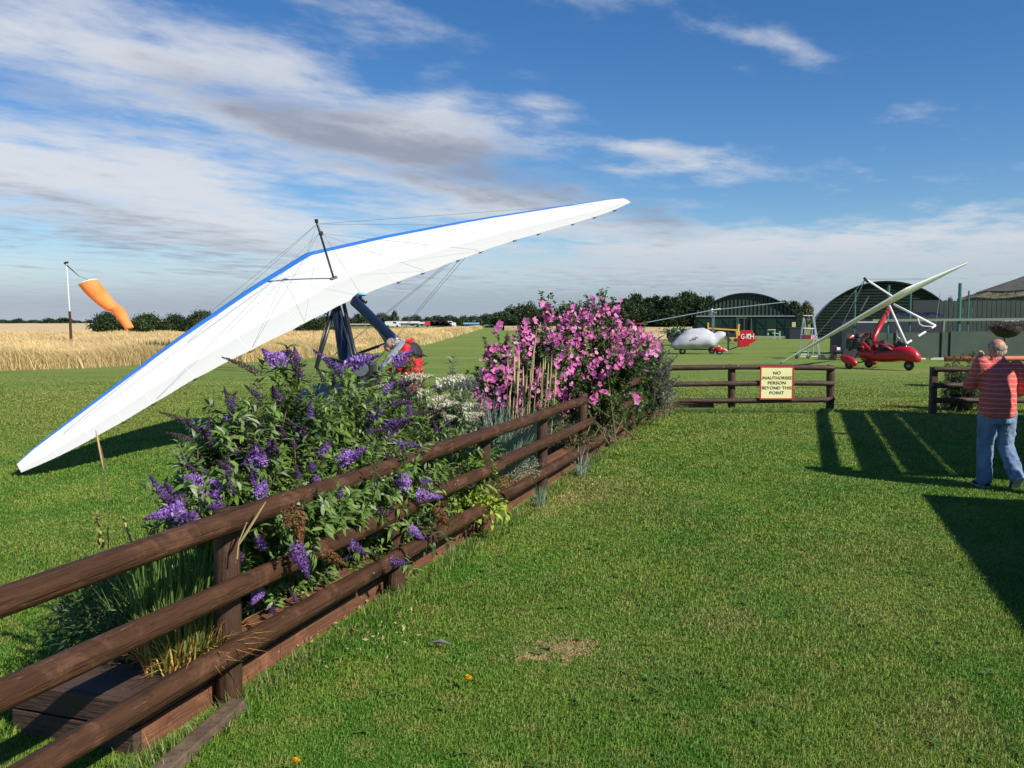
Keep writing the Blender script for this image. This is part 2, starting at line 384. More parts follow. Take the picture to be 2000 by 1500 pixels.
def grass_blades():
    """mown lawn: individual blades near the camera, thinning with distance"""
    def region(n, y0, y1, xl, xr, p):
        y = (y0**p + R_.random(n)*(y1**p-y0**p))**(1/p) if p else y0*(y1/y0)**R_.random(n)
        lo = xl(y); hi = xr(y); x = lo+(hi-lo)*R_.random(n); return x, y
    # density ~ 1/y^2: x uniform in wedge (width ~ y) times dy/y  => y log-uniform
    x, y = region(820000, 2.7, 34, lambda y: -.68*y-.3, lambda y: .66*y+.3, 0)
    # inside planter removed
    rx = x-P0.x; ry = y-P0.y; t = rx*FD.x+ry*FD.y; o = rx*FL.x+ry*FL.y
    ins = (t > BED0-.05) & (t < BED1) & (o > .0) & (o < BEDW+.12)
    # bare patch thinned
    bare = (np.hypot(x-.13, y-4.74) < .09) | (np.hypot(x-.28, (y-4.80)*1.5) < .10)
    keep = (R_.random(len(x)) < np.clip((34-y)/14, 0, 1)) & ~ins & ~(bare & (R_.random(len(x)) < .75))
    x, y, t, o = x[keep], y[keep], t[keep], o[keep]; n = len(x)
    edge = ((o > -.22) & (o < 0) & (t > -.5) & (t < 14)) | ((o > BEDW) & (o < BEDW+.35) & (t > -.6))   # uncut margin at the boards
    patch = np.sin(x*2.1+np.sin(y*1.7)*1.4)*np.cos(y*1.9+x*.6)
    h = (.024+.015*R_.random(n)+.009*patch)*np.where(edge, 1.0+1.0*R_.random(n), .82)*(1+.012*y)*np.clip((36-y)/14, .25, 1)
    tall = R_.random(n) < .006; h = np.where(tall, h*1.8, h)
    w = .0019*np.maximum(y/4, .8)**.95*(1+.4*R_.random(n))
    ang = R_.random(n)*2*PI; lean = .25+.75*R_.random(n)
    ld = np.stack([np.cos(ang), np.sin(ang), np.zeros(n)], 1); sdv = np.stack([-np.sin(ang+.6), np.cos(ang+.6), np.zeros(n)], 1)
    b = np.stack([x, y, np.full(n, -.004)], 1)
    mid = b + ld*(h*lean*.35)[:, None] + np.array([0, 0, 1])*(h*.6)[:, None]
    tip = b + ld*(h*lean*1.15)[:, None] + np.array([0, 0, 1])*(h*(1.0-.35*lean))[:, None]
    V = np.stack([b-sdv*w[:, None], b+sdv*w[:, None], mid+sdv*w[:, None]*.8, mid-sdv*w[:, None]*.8, tip], 1).reshape(-1, 3)
    i = np.arange(n)[:, None]*5
    F = np.concatenate([i+np.array([0, 1, 2]), i+np.array([0, 2, 3]), i+np.array([3, 2, 4])], 1).reshape(-1, 3)
    val = 1.03+.44*R_.random((n, 1)); tt = np.concatenate([val*(.92+.2*R_.random((n, 1))), val, val*.9], 1)
    dry = R_.random(n) < .045; tt[dry] = np.array([2.5, 1.5, 2.4])*(.7+.5*R_.random((dry.sum(), 1)))
    ob = np_mesh('lawn_grass', V, F, M['blade_g'], None, np.repeat(tt, 3, axis=0)); tag(ob, 'short green lawn grass with drier yellow patches', 'grass', kind='stuff')
grass_blades()

# ---------------------------------------------------------------- golden meadow and wheat field
M['meadow'] = mat('dry_meadow', (.62, .44, .20), .9, col2=(.42, .31, .14), nscale=.35, namt=.8, bump=.8, bscale=3)
M['meadow'].node_tree
M['wheat'] = mat('ripe_wheat', (.66, .48, .25), .9, col2=(.60, .43, .22), nscale=.02, namt=.9, bump=.3, bscale=1)
EDGE = [g(u, v) for u, v in ((-420, 745), (-180, 731), (0, 722), (120, 719), (250, 713), (380, 710), (480, 706), (560, 701), (640, 694), (700, 690), (770, 682), (830, 669), (880, 656), (915, 647), (935, 641.5))]
def sheet(name, front, back, m, z0, z1, rows=14, amp=.08, label=None):
    k = len(front); V = []; F = []
    for j in range(rows+1):
        s = (j/rows)**2.2
        for i in range(k):
            p = front[i]*(1-s)+back[i]*s; z = z0 if j == 0 else z1+amp*math.sin(i*2.7+j*1.9)
            V.append((p.x, p.y, z))
    F = [(j*k+i, j*k+i+1, (j+1)*k+i+1, (j+1)*k+i) for j in range(rows) for i in range(k-1)]
    b = MB(); b.v = V; b.f = F; b.mi = [0]*len(F); o = b.build(name, m, smooth=True); tag(o, kind='structure'); return o
back = []
for i, p in enumerate(EDGE):
    s = i/(len(EDGE)-1); v = 656-10*max(0, (s-.35)/.65)**.8-5*max(0, (s-.6)/.4)
    u = 1000+FPX*p.x/p.y
    back.append(g(u, min(v, 655)))
back[-1] = EDGE[-1]+Vector((-.5, 8, 0)); back[-2] = Vector((back[-2].x, max(back[-2].y, EDGE[-2].y+15), 0))
sheet('meadow', EDGE, back, M['meadow'], .0, .45, amp=.05)
sheet('wheat_field', [g(u, 655.5)+Vector((0, 0, 0)) for u in (-500, -200, 0, 150, 300, 450, 600)], [g(u, 630.4) for u in (-500, -200, 0, 150, 300, 450, 600)], M['wheat'], .1, .75, rows=10, amp=.02)
sheet('meadow', [g(u, v) for u, v in ((985, 645.5), (1100, 648), (1230, 660), (1300, 663), (1352, 660))], [g(u, 638.5) for u in (985, 1100, 1230, 1300, 1352)], M['meadow'], .0, .6, rows=6)
def meadow_grass():
    Cs = Cards(); n = 330000
    i = R_.random(n)**.9*(len(EDGE)-1.001); k = i.astype(int); f = (i-k)[:, None]
    E = np.array([list(e) for e in EDGE]); Bk = np.array([list(e) for e in back])
    fr = E[k]*(1-f)+E[k+1]*f; bk = Bk[k]*(1-f)+Bk[k+1]*f
    s = (R_.random(n)**2.2)[:, None]; p = fr*(1-s)+bk*s + R_.normal(size=(n, 3))*np.array([.4, .4, 0])
    p[:, 2] = 0
    d = np.linalg.norm(p[:, :2], axis=1)
    clump = .75+.25*np.sin(p[:, 0]*.9)*np.cos(p[:, 1]*.55+p[:, 0]*.3)
    h = (.50+.42*R_.random(n))*clump; w = .0046*d/36*(.7+.6*R_.random(n))
    ln = R_.normal(size=(n, 3))*np.array([.20, .20, 0])+np.array([-.22, .0, 0]); sdv = np.stack([np.ones(n), R_.normal(size=n)*.4, np.zeros(n)], 1)*w[:, None]
    tip = p+ln*1.2+np.array([0, 0, 1])*h[:, None]; mid = p+ln*.4+np.array([0, 0, 1])*(h*.65)[:, None]
    tt = tints(n, (.66, .48, .21), (.80, .62, .31), .09)
    pv = (1+.16*np.sin(p[:, 0]*.41+2*np.sin(p[:, 1]*.13))*np.cos(p[:, 1]*.23+p[:, 0]*.17))[:, None]; tt = np.clip(tt*pv, 0, 1)
    g_ = (s[:, 0] < .02) & (R_.random(n) < .10); tt[g_] = tints(g_.sum(), (.28, .27, .09), (.45, .37, .15))
    dk = R_.random(n) < .035; tt[dk] *= .5
    Cs.quads(np.stack([p-sdv*1.5, p+sdv*1.5, mid+sdv, mid-sdv], 1), tt)
    Cs.quads(np.stack([mid-sdv, mid+sdv, tip+sdv*.5, tip-sdv*.5], 1), tt)
    o = Cs.build('tall_meadow_grass', M['straw']); tag(o, 'tall dry golden meadow grass along the edge of the airstrip', 'grass', kind='stuff')
meadow_grass()

# dark sedge tufts standing in the meadow
def tuft(name, c, h, r, n, lo, hi, label, cat, group=None, m='leaf', spread=.5, w=.006, seg=3, mind=0.0, lean=(0, 0), droop=.5):
    c = Vector(c); root = empty(name, c, label, cat, group); Cs = Cards(); cc = np.array(c)
    ang = R_.random(n)*2*PI; rr = r*np.sqrt(R_.random(n)); b = cc+np.stack([np.cos(ang)*rr, np.sin(ang)*rr, np.zeros(n)], 1)
    a2 = ang+R_.normal(size=n)*.6; out = np.stack([np.cos(a2), np.sin(a2), np.zeros(n)], 1)*(spread*(mind+(1-mind)*R_.random(n)))[:, None]+np.array([lean[0], lean[1], 0])
    L = h*(.65+.45*R_.random(n)); tt = tints(n, lo, hi, .18); sdv = unit(np.cross(out+R_.normal(size=(n, 3))*.15, [0, 0, 1.0]))
    prev = b; pw = w*(.8+.5*R_.random(n))[:, None]
    for k in range(1, seg+1):
        f = k/seg; q = b+out*(L*f**1.5)[:, None]+np.array([0, 0, 1])*(L*(f-droop*.5*f*f*np.linalg.norm(out, axis=1)))[:, None]
        w0 = pw*(1-.0*(k-1)/seg) if k == 1 else pw*(1-((k-1)/seg)**2*.8); w1 = pw*(1-f**2*.95)
        Cs.quads(np.stack([prev-sdv*w0, prev+sdv*w0, q+sdv*w1, q-sdv*w1], 1), tt); prev = q
    Cs.build('leaves', M[m], root); return root
for (u, v, wd) in ((300, 693, .8), (322, 691, .7)):
    tuft('sedge_clump', g(u, v+6), .95, wd, 160, (.05, .06, .02), (.13, .13, .05), 'dark green sedge clump in the golden meadow beside the white wing' if u == 300 else 'dark sedge clump nearest the blue wing edge in the golden meadow', 'sedge', 'sedge clumps in the meadow', w=.03)

# ---------------------------------------------------------------- trees
def make_crown(w, h, nclump, per, leafsize, lo, hi, flatb=.25, seed=0, tall=False):
    rg = np.random.default_rng(seed); Cs = Cards()
    cl = []
    while len(cl) < nclump:
        p = rg.uniform(-1, 1, 3)
        if np.linalg.norm(p) < 1: cl.append(p)
    cl = np.array(cl); rad_ = np.linalg.norm(cl, axis=1, keepdims=True); cl = cl/np.maximum(rad_, .01)*rad_**.5
    z = (cl[:, 2]+1)/2
    wid = (1-.55*z**2.2) if not tall else (1-.5*z)
    ctr = np.stack([cl[:, 0]*w/2*.78*wid, cl[:, 1]*w/2*.78*wid, h*(flatb+(1-flatb)*.86*z)], 1)
    cr = w*.15*(.6+.7*rg.random(nclump))
    for i in range(nclump):
        d = unit(rg.normal(size=(per, 3))); r_ = cr[i]*(.55+.5*rg.random((per, 1)))*np.where(rg.random((per, 1)) < .2, 1.2+.5*rg.random((per, 1)), 1)
        c = ctr[i]+d*r_*np.array([1, 1, .85]); c[:, 2] = np.maximum(c[:, 2], .1)
        tt = tints(per, lo, hi, .16)*(.72+.56*rg.random())
        nr = unit(d+rg.normal(size=(per, 3))*.7+np.array([0, 0, .3])); t_ = unit(np.cross(nr, rg.normal(size=(per, 3)))); b_ = np.cross(nr, t_)
        sz = leafsize*(.6+.8*rg.random((per, 1)))
        Cs.quads(np.stack([c-t_*sz, c-b_*sz*.7, c+t_*sz, c+b_*sz*.7], 1), np.clip(tt, 0, 1))
    return Cs, ctr
def make_tree(w, h, loc, lo, hi, label, cat, group, nclump=60, per=42, leaf=.28, flatb=.25, seed=0, tall=False, name='tree', trunk=True):
    root = empty(name, loc, label, cat, group)
    Cs, ctr = make_crown(w, h, nclump, per, leaf, lo, hi, flatb, seed, tall)
    Cs.V = [v+np.array(loc) for v in Cs.V]; Cs.build('crown', M['leaf'], root)
    b = MB(); L = Vector(loc); tr = max(.08, w*.03)
    b.tube([L+Vector((0, 0, -.1)), L+Vector((.02*w, 0, h*.25)), L+Vector((-.01*w, .02*w, h*.6)), L+Vector((0, 0, h*.85))], [tr*1.3, tr, tr*.6, tr*.2], 7)
    for c in ctr[::max(1, len(ctr)//9)]:
        b.tube([L+Vector((0, 0, h*.22+.1*c[2])), L+Vector((c[0]*.5, c[1]*.5, c[2]*.75)), L+Vector(c)], [tr*.5, tr*.3, tr*.1], 5)
    b.build('trunk', M['bark'], root); return root
GREEN_D = ((.020, .040, .010), (.040, .070, .018)); GREEN_M = ((.035, .062, .016), (.065, .100, .030)); GREEN_L = ((.09, .12, .045), (.15, .17, .075)); CON = ((.014, .030, .012), (.030, .052, .020))
proto = {}
def place(kind, u, vbase, vtop, wpx, label, group, Y=None, cat='tree', name='tree'):
    """kind -> prototype crown; placed at its ground point with its real height and width"""
    p = g(u, vbase) if Y is None else Vector(((u-1000)/FPX*Y, Y, 0)); d = p.y
    h = CH+(628-vtop)/FPX*d*(1.0+.08*R_.normal()*(name == 'tree')); w = wpx/FPX*d*(1.4 if name == 'tree' else 1.1)*(1+.15*R_.normal()*(name == 'tree'))
    if kind not in proto:
        cfg = {'round': (10, 8, *GREEN_M, 75, 60, .30, .10, 1, False), 'dark': (9, 10, *GREEN_D, 80, 60, .28, .08, 2, False), 'tall': (6, 11, *GREEN_D, 70, 60, .26, .06, 3, True),
               'light': (8, 9, *GREEN_L, 60, 46, .26, .12, 4, False), 'bush': (7, 4.5, (.026, .046, .012), (.055, .085, .026), 120, 70, .15, .0, 5, False), 'bush2': (8, 4.2, *GREEN_M, 120, 70, .16, .0, 6, False),
               'far': (10, 7, (.030, .052, .022), (.055, .08, .036), 40, 36, .45, .02, 7, False), 'far2': (9, 8, (.04, .062, .026), (.07, .095, .042), 40, 36, .45, .02, 8, False), 'conifer': (5, 12, *CON, 70, 60, .26, .03, 9, True)}[kind]
        w0, h0, lo, hi, nc, per, lf, fb, sd_, tl = cfg
        t = make_tree(w0, h0, p, lo, hi, label, cat, group, nc, per, lf, fb, sd_, tl, name); proto[kind] = (t, w0, h0); t.scale = (w/w0, w/w0, h/h0); return t
    t, w0, h0 = proto[kind]
    c = copy_tree(t, p, R_.random()*6.28, label, (w/w0, w/w0, h/h0)); c['group'] = group; c['category'] = cat; c.name = name; return c
# hedge bushes at the far side of the meadow
for (u, vt, w, lb, kd) in ((212, 609, 74, 'round dark hawthorn bush standing apart, behind the windsock tip', 'bush'), (288, 612, 74, 'broad dark hedge bush just right of the windsock tip', 'bush2'), (342, 613, 66, 'lower middle hedge bush between the windsock and the white wing', 'bush'), (396, 606, 76, 'tallest hedge bush, touching the blue wing edge', 'bush2'),
                        (600, 613, 60, 'dark hedge bush seen below the wing, left of the control frame', 'bush'), (640, 616, 66, 'dark bush behind the struts of the blue and white wing', 'bush2')):
    place(kd, u, 655, vt, w, lb, 'hedge bushes at the back of the meadow', cat='bush', name='hedge_bush')
q = 0
for (u, vt, w) in ((-60, 622, 40), (5, 624, 38), (40, 622, 34), (68, 624, 30), (96, 621, 36), (128, 621, 44), (150, 625, 24), (176, 624, 26), (20, 625, 30), (112, 624, 30)):
    place(('far', 'far2')[q % 2], u, 0, vt, w, 'small distant tree on the skyline behind the windsock', 'distant skyline trees on the left', Y=520+15*(q % 4)); q += 1
for (u, vt, w) in ((655, 618, 26), (676, 617, 24), (700, 615, 34), (724, 619, 26), (748, 612, 34), (772, 608, 22), (795, 617, 28), (812, 614, 26), (835, 618, 30), (855, 615, 30), (880, 617, 34), (905, 614, 30), (925, 616, 36), (948, 613, 34), (968, 612, 36)):
    lb = 'tallest slim tree in the distant line beyond the sheds' if u == 772 else 'distant green tree in the line beyond the sheds and parked vans'
    place(('far', 'far2', 'round')[q % 3], u, 0, vt, w, lb, 'distant trees beyond the sheds', Y=330+12*(q % 5)); q += 1
for (u, vt, w, k) in ((985, 608, 44, 'round'), (1000, 598, 44, 'far2'), (1018, 590, 46, 'far2'), (1035, 592, 44, 'round'), (1052, 600, 44, 'dark'), (1075, 596, 46, 'far2'), (1100, 592, 46, 'round'), (1118, 588, 44, 'far2'), (1140, 594, 46, 'round'), (1165, 597, 46, 'dark'), (1010, 612, 50, 'dark'), (1060, 612, 56, 'dark'), (1120, 610, 60, 'dark'), (1180, 605, 50, 'dark')):
    place(k, u, 0, vt, w, 'mid green tree of the wood behind the pink flowering shrub', 'trees of the wood behind the pink flowers', Y=250+8*(q % 4)); q += 1
for (u, vt, w, k) in ((1200, 586, 46, 'dark'), (1222, 575, 44, 'dark'), (1240, 568, 48, 'dark'), (1262, 571, 34, 'conifer'), (1280, 568, 32, 'conifer'), (1298, 569, 36, 'conifer'), (1318, 572, 44, 'dark'), (1340, 573, 40, 'dark'), (1354, 564, 32, 'tall'), (1368, 568, 34, 'dark'), (1384, 576, 32, 'dark'), (1216, 600, 56, 'dark'), (1256, 600, 56, 'dark'), (1300, 600, 60, 'dark'), (1344, 598, 56, 'dark'), (1384, 596, 50, 'dark'), (1405, 590, 36, 'dark')):
    place(k, u, 0, vt, w, 'tall dark tree of the wood left of the smaller hangar' if k != 'conifer' else 'narrow dark conifer in the wood left of the smaller hangar', 'dark wood left of the hangars', Y=205+7*(q % 4)); q += 1
place('dark', 1515, 0, 584, 40, 'dark tree behind the right end of the smaller hangar roof', 'trees between the hangars', Y=160)
place('tall', 1530, 0, 578, 30, 'tallest dark tree between the two hangars', 'trees between the hangars', Y=165)
place('dark', 1548, 0, 583, 34, 'dark tree between the hangars, beside the pale tree', 'trees between the hangars', Y=158)
place('light', 1573, 0, 586, 34, 'pale grey-green tree between the two hangars', 'trees between the hangars', Y=168)
place('light', 1852, 0, 577, 26, 'small pale tree behind the right end of the big hangar', 'trees between the hangars', Y=130)
make_tree(5.0, 7.4, (44.6, 70, 0), *GREEN_D, 'tree with thin twiggy branches above the thatched roof at the right edge', 'tree', None, 46, 40, .16, .45, 11, True)

# ---------------------------------------------------------------- hangars
def corr(name, c1, c2, ribs, axis, rough=.45):
    """painted corrugated sheet: ribs per metre along an axis, through bump"""
    m = bpy.data.materials.new(name); m.use_nodes = True; t = m.node_tree; t.nodes.clear(); N = NT(t)
    tc = N.node('ShaderNodeTexCoord').outputs['Object']; sp = N.node('ShaderNodeSeparateXYZ', {0: tc}).outputs[axis]
    wv = N.m('SINE', N.m('MULTIPLY', sp, ribs*2*PI))
    col = N.mix(N.smooth(N.noise(tc, .5, 5), .35, .65), c1, c2)
    ms = N.node('ShaderNodeMapping', {0: tc}); ms.inputs['Scale'].default_value = (1.6, 1.6, .22)
    col = N.mix(N.m('MULTIPLY', N.smooth(N.noise(ms.outputs[0], 1.3, 6, .65), .52, .72), .45), col, (.055, .045, .03))
    # colour turns paler along the rib crests
    col = N.mix(N.m('MULTIPLY', N.smooth(wv, .55, 1.0), .35), col, tuple(min(1, c*2.6+.02) for c in c1))
    p = N.node('ShaderNodeBsdfPrincipled', {'Roughness': rough, 'Specular IOR Level': .4, 'Base Color': col})
    b = N.node('ShaderNodeBump', {'Height': wv, 'Strength': .9, 'Distance': .08}); t.links.new(b.outputs[0], p.inputs['Normal'])
    o = N.node('ShaderNodeOutputMaterial'); t.links.new(p.outputs[0], o.inputs[0]); return m
M['gable_v'] = corr('green_sheet_upright', (.018, .036, .026), (.012, .026, .019), 2.2, 0)
M['gable_h'] = corr('green_sheet_level', (.010, .024, .017), (.007, .017, .012), 3.1, 2)
M['roofm'] = corr('roof_sheet', (.020, .032, .028), (.015, .024, .021), 1.6, 1, rough=.32)
M['door_g'] = mat('green_door_paint', (.006, .040, .024), .5, col2=(.004, .028, .018), nscale=.6)
M['trim'] = mat('pale_trim', (.42, .44, .40), .6)
M['dgreen'] = mat('dark_green_trim', (.012, .04, .028), .5)
M['dark'] = mat('dark_interior', (.006, .007, .008), .9)
HX = Vector((.951, -.310, 0)); HY = Vector((.310, .951, 0))
def hangar(label, left, width, eave, rise, depth, gm_, doors, seg=28, vert=True):
    root = empty('hangar', left, label, 'hangar', rz=math.atan2(HX.y, HX.x))
    L = Vector(left)
    def part(mb, name, m):   # built in local frame (x along gable, y deep, z up), then parented to the rotated root
        mb.v = [Vector(v)+L for v in mb.v]; return mb.build(name, m, root)
    W = width
    def arc(x): s = (x-W/2)/(W/2); R = (W*W/4+rise*rise)/(2*rise); return eave+math.sqrt(max(0, R*R-(x-W/2)**2))-(R-rise)
    xs_ = [W*(.5-.5*math.cos(PI*i/seg)) for i in range(seg+1)]
    b = MB(); b.loft([[(x, 0, eave if vert else 0.0) for x in xs_], [(x, 0, arc(x)) for x in xs_]], closed=False); part(b, 'gable_wall', gm_)
    b = MB(); b.loft([[(x, depth, 0) for x in xs_], [(x, depth, arc(x)) for x in xs_]], closed=False); part(b, 'back_wall', gm_)
    b = MB(); top = [(-.12 if i == 0 else W+.12 if i == seg else x, arc(x)+.06) for i, x in enumerate(xs_)]
    b.loft([[(x, -.25, z) for x, z in top], [(x, depth+.2, z) for x, z in top]], closed=False)
    b.loft([[(x, -.25, z) for x, z in top], [(x, -.25, z-.16) for x, z in top]], closed=False)
    part(b, 'roof', M['roofm'])
    b = MB(); b.box((0-.02, depth/2, eave/2), (.1, depth, eave)); part(b, 'side_wall', M['gable_v'])
    b = MB(); b.box((W+.02, depth/2, eave/2), (.1, depth, eave)); part(b, 'side_wall', M['gable_v'])
    if vert:
        b = MB(); b.box((W/2, -.10, eave), (W+.2, .2, .1)); part(b, 'eaves_trim', M['trim'])
        b = MB(); b.box((W/2, .06, eave/2), (W, .1, eave)); part(b, 'lower_wall', M['door_g'])
        for (x0, x1, z1) in doors:
            b = MB(); n_ = max(1, round((x1-x0)/1.6)); b.box(((x0+x1)/2, -.05, z1/2+.05), (x1-x0-.06, .08, z1)); dr = part(b, 'sliding_door', M['door_g'])
            f = MB(); xc = (x0+x1)/2; hw = (x1-x0)/2-.1
            f.v = []; f.bar((xc-hw, -.11, .15), (xc+hw, -.11, z1-.1), .05, .03); f.bar((xc-hw, -.14, z1-.1), (xc+hw, -.14, .15), .05, .03)
            f.box((xc, -.12, z1*.5), (.07, .04, z1-.2)); f.box((xc, -.15, z1*.5), (x1-x0-.2, .03, .06))
            f.v = [Vector(v)+L for v in f.v]; f.build('door_frame', M['dgreen'], dr)
        b = MB(); b.box((W/2, -.16, .06), (W*.98, .06, .12)); part(b, 'door_track', M['trim'])
    return root, L
p1 = g(1358, 657.5); p1.z = 0
# width so that the right corner falls on the ray u=1557
def ray_w(p, u): m_ = (u-1000)/FPX; return (m_*p.y-p.x)/(HX.x-m_*HX.y)
W1 = ray_w(p1, 1557); E1 = CH+(628-617.5)/FPX*(p1.y-2)
h1, L1 = hangar('smaller dark green hangar with ribbed arched gable and wide green sliding doors', p1, W1, E1, 2.75, 16, M['gable_v'], [(.3, W1*.27, E1-.25), (W1*.27, W1*.42, E1-.25), (W1*.60, W1*.80, E1-.25), (W1*.80, W1-.3, E1-.25)])
b = MB(); b.v = []; b.box((W1*.52, -.02, 1.15), (.75, .2, 2.3)); b.v = [Vector(v)+L1 for v in b.v]; b.build('doorway', M['dark'], h1)
b = MB()
for x in (W1*.415, W1*.43, W1*.485, W1*.555): b.box((x, -.22, 1.15), (.07, .05, 2.2))
b.box((W1*.46, -.22, 2.28), (W1*.11, .05, .07)); b.v = [Vector(v)+L1 for v in b.v]; b.build('door_post', M['gtube'], h1)
p2 = g(1588, 660.5); W2 = ray_w(p2, 1872); H2 = CH+(628-549.5)/FPX*(p2.y-3)
h2, L2 = hangar('big dark green arched hangar with level cladding behind the red microlight', p2, W2, 1.6, H2-1.6, 14, M['gable_h'], [], vert=False)
# small yellow sign and dark bin at the gap between hangars
r = empty('notice_board', g(1561, 660)+Vector((0, 2, 0)), 'small yellow and grey notice board on a post between the hangars', 'sign'); P = r.location
b = MB(); b.box(P+Vector((0, 0, 1.5)), (.42, .05, .55)); b.build('panel', mat('yellow_panel', (.55, .45, .18), .6), r); b = MB(); b.box(P+Vector((0, .06, .9)), (.07, .07, 1.8)); b.build('post', M['dgreen'], r)
b = MB(); P = g(1545, 662)
M['bluetarp'] = mat('navy_tarp', (.005, .009, .020), .6, bump=.5, bscale=4)
b.box(P+Vector((.4, 0, .55)), (1.6, 1.2, 1.1)); b.box(P+Vector((.4, 0, 1.15)), (1.7, 1.3, .12)); tag(b.build('storage_bin', M['bluetarp'], bevel=.05), 'dark navy storage bin at the corner of the smaller hangar', 'bin')

# ---------------------------------------------------------------- distant sheds, vans
def shed(name, u, v, wpx, hpx, col, roofcol, label, cat, roofh=.35, Y=300):
    P = Vector(((u-1000)/FPX*Y, Y, 0)); w = wpx/FPX*Y; ztop = CH+(628-v)/FPX*Y; root = empty(name, P, label, cat)
    b = MB(); b.box(P+Vector((0, 0, ztop*(1-roofh)/2)), (w, 5, ztop*(1-roofh))); b.build('wall', mat(name+'_wall', col, .8, col2=tuple(c*.7 for c in col), nscale=.6), root)
    z0 = ztop*(1-roofh); b = MB(); hw = w/2+.3
    b.loft([[P+Vector((-hw, -2.9, z0)), P+Vector((-hw, 0, ztop)), P+Vector((-hw, 2.9, z0))], [P+Vector((hw, -2.9, z0)), P+Vector((hw, 0, ztop)), P+Vector((hw, 2.9, z0))]]); b.build('roof', mat(name+'_roof', roofcol, .6), root)
    b = MB(); n_ = max(2, int(w/3))
    for i in range(n_): b.box(P+Vector((-w/2+w*(i+.5)/n_, -2.52, z0*.55)), (w/n_*.35, .08, z0*.3))
    b.build('window', M['dark'], root); return root
shed('long_shed', 796, 627.5, 46, 8, (.45, .42, .36), (.62, .60, .55), 'long low pale shed beyond the meadow', 'shed')
shed('green_shed', 832, 629, 22, 8, (.25, .34, .28), (.55, .62, .58), 'small pale green shed right of the long shed', 'shed', Y=296)
shed('brown_shed', 702, 632, 30, 6, (.38, .26, .17), (.42, .32, .24), 'low tan shed seen between the struts of the wing', 'shed', Y=290)
shed('brown_shed', 728, 632, 20, 6, (.30, .22, .16), (.35, .28, .22), 'brown shed right of the low tan shed', 'shed', Y=292)
shed('blue_shed', 921, 630, 27, 7, (.09, .26, .42), (.16, .38, .55), 'bright blue shed at the edge of the far wood', 'shed', Y=294)
shed('grey_barn', 957, 634, 20, 6, (.16, .14, .11), (.22, .19, .15), 'low weathered grey barn at the end of the runway', 'barn', Y=270)
def van(u, col, label, Y=285, L=5):
    P = Vector(((u-1000)/FPX*Y, Y, 0)); root = empty('parked_van', P, label, 'van', 'vans parked by the sheds')
    b = MB(); b.loft([[P+Vector((x, -.9, z)) for x, z in ((-L/2, .35), (-L/2, 1.9), (L*.22, 2.0), (L*.36, 1.15), (L/2, .95), (L/2, .35))], [P+Vector((x, .9, z)) for x, z in ((-L/2, .35), (-L/2, 1.9), (L*.22, 2.0), (L*.36, 1.15), (L/2, .95), (L/2, .35))]]); b.build('body', mat('van_paint', col, .4), root)
    b = MB(); b.box(P+Vector((L*.14, -.91, 1.5)), (L*.2, .05, .5)); b.build('window', M['dark'], root)
    for s in (-.3, .3):
        b = MB(); b.disc(P+Vector((s*L, -.85, .35)), .35, (0, 1, 0), .25); b.build('wheel', M['black'], root)
van(845, (.5, .05, .06), 'red van parked left of the blue van by the sheds'); van(856, (.04, .05, .2), 'dark blue van parked by the sheds'); van(868, (.4, .06, .06), 'red van parked right of the blue van'); van(876, (.75, .75, .72), 'white van at the right end of the row by the sheds'); van(768, (.7, .7, .68), 'white van left of the long pale shed')
b = MB(); P = g(887, 642); b.box(P+Vector((0, 0, 1.2)), (.9, .1, .8)); b.box(P+Vector((0, .1, .5)), (.12, .1, 1.0)); tag(b.build('marker_board', M['white']), 'small white marker board beside the runway end', 'sign')
# ---------------------------------------------------------------- fences
def wobble_tube(b, a, c, r, seg=9, n=14, amp=.006, taper=0.0, mi=0):
    a, c = Vector(a), Vector(c); pts = []; rs = []
    sx, sy = random.random()*9, random.random()*9
    for i in range(seg+1):
        s = i/seg; pts.append(a*(1-s)+c*s+Vector((amp*math.sin(3.1*s+sx), 0, amp*math.sin(4.3*s+sy)))); rs.append(r*(1+.035*math.sin(9*s+sx)-taper*s))
    # rounded ends
    d = (c-a).normalized(); pts = [a]+[pts[0]+d*.012]+pts[1:-1]+[pts[-1]-d*.012]+[c]; rs = [rs[0]*.86]+rs[:1]+rs[1:-1]+rs[-1:]+[rs[-1]*.86]
    b.tube(pts, rs, n, mi)
random.seed(4)
RR = .053
fence = empty('wooden_fence', fl(0), 'brown round-rail wooden fence running along the flower bed from the near left', 'fence')
PT = [-1.85, 0, 1.83, 3.62, 5.45, 7.3, 9.1, 10.9, 12.7, 14.45]
for t in PT:
    b = MB(); hp = .93 if t not in (1.83,) else .9
    wobble_tube(b, fl(t, .0, -.15), fl(t, .0, hp+(.03 if t < 2 else 0)), .062 if t < 5 else .058, seg=6, amp=.003); b.build('post', M['post_w'], fence, smooth=True)
def rails(z, spans, zoff=0):
    for (t0, t1, dz0, dz1) in spans:
        b = MB(); wobble_tube(b, fl(t0, -.108, z+dz0), fl(t1, -.108, z+dz1), RR, seg=14, amp=.007); b.build('rail', M['rail'], fence, smooth=True)
rails(.885, [(-2.6, 1.9, .046, .03), (1.92, 5.5, .03, .012), (5.50, 7.0, .012, .0), (8.9, 14.5, -.02, .0)])
rails(.575, [(-2.6, 1.86, .048, .032), (1.88, 3.72, .03, .02), (3.74, 7.42, .025, .01), (9.1, 14.45, -.01, 0)])
rails(.265, [(-2.6, 1.35, .052, .038), (1.37, 3.5, .036, .03), (3.75, 14.4, .025, .01)])
for (t, o, w, z) in ((9.65, .06, .13, .62), (10.25, .09, .12, .55)):
    pass
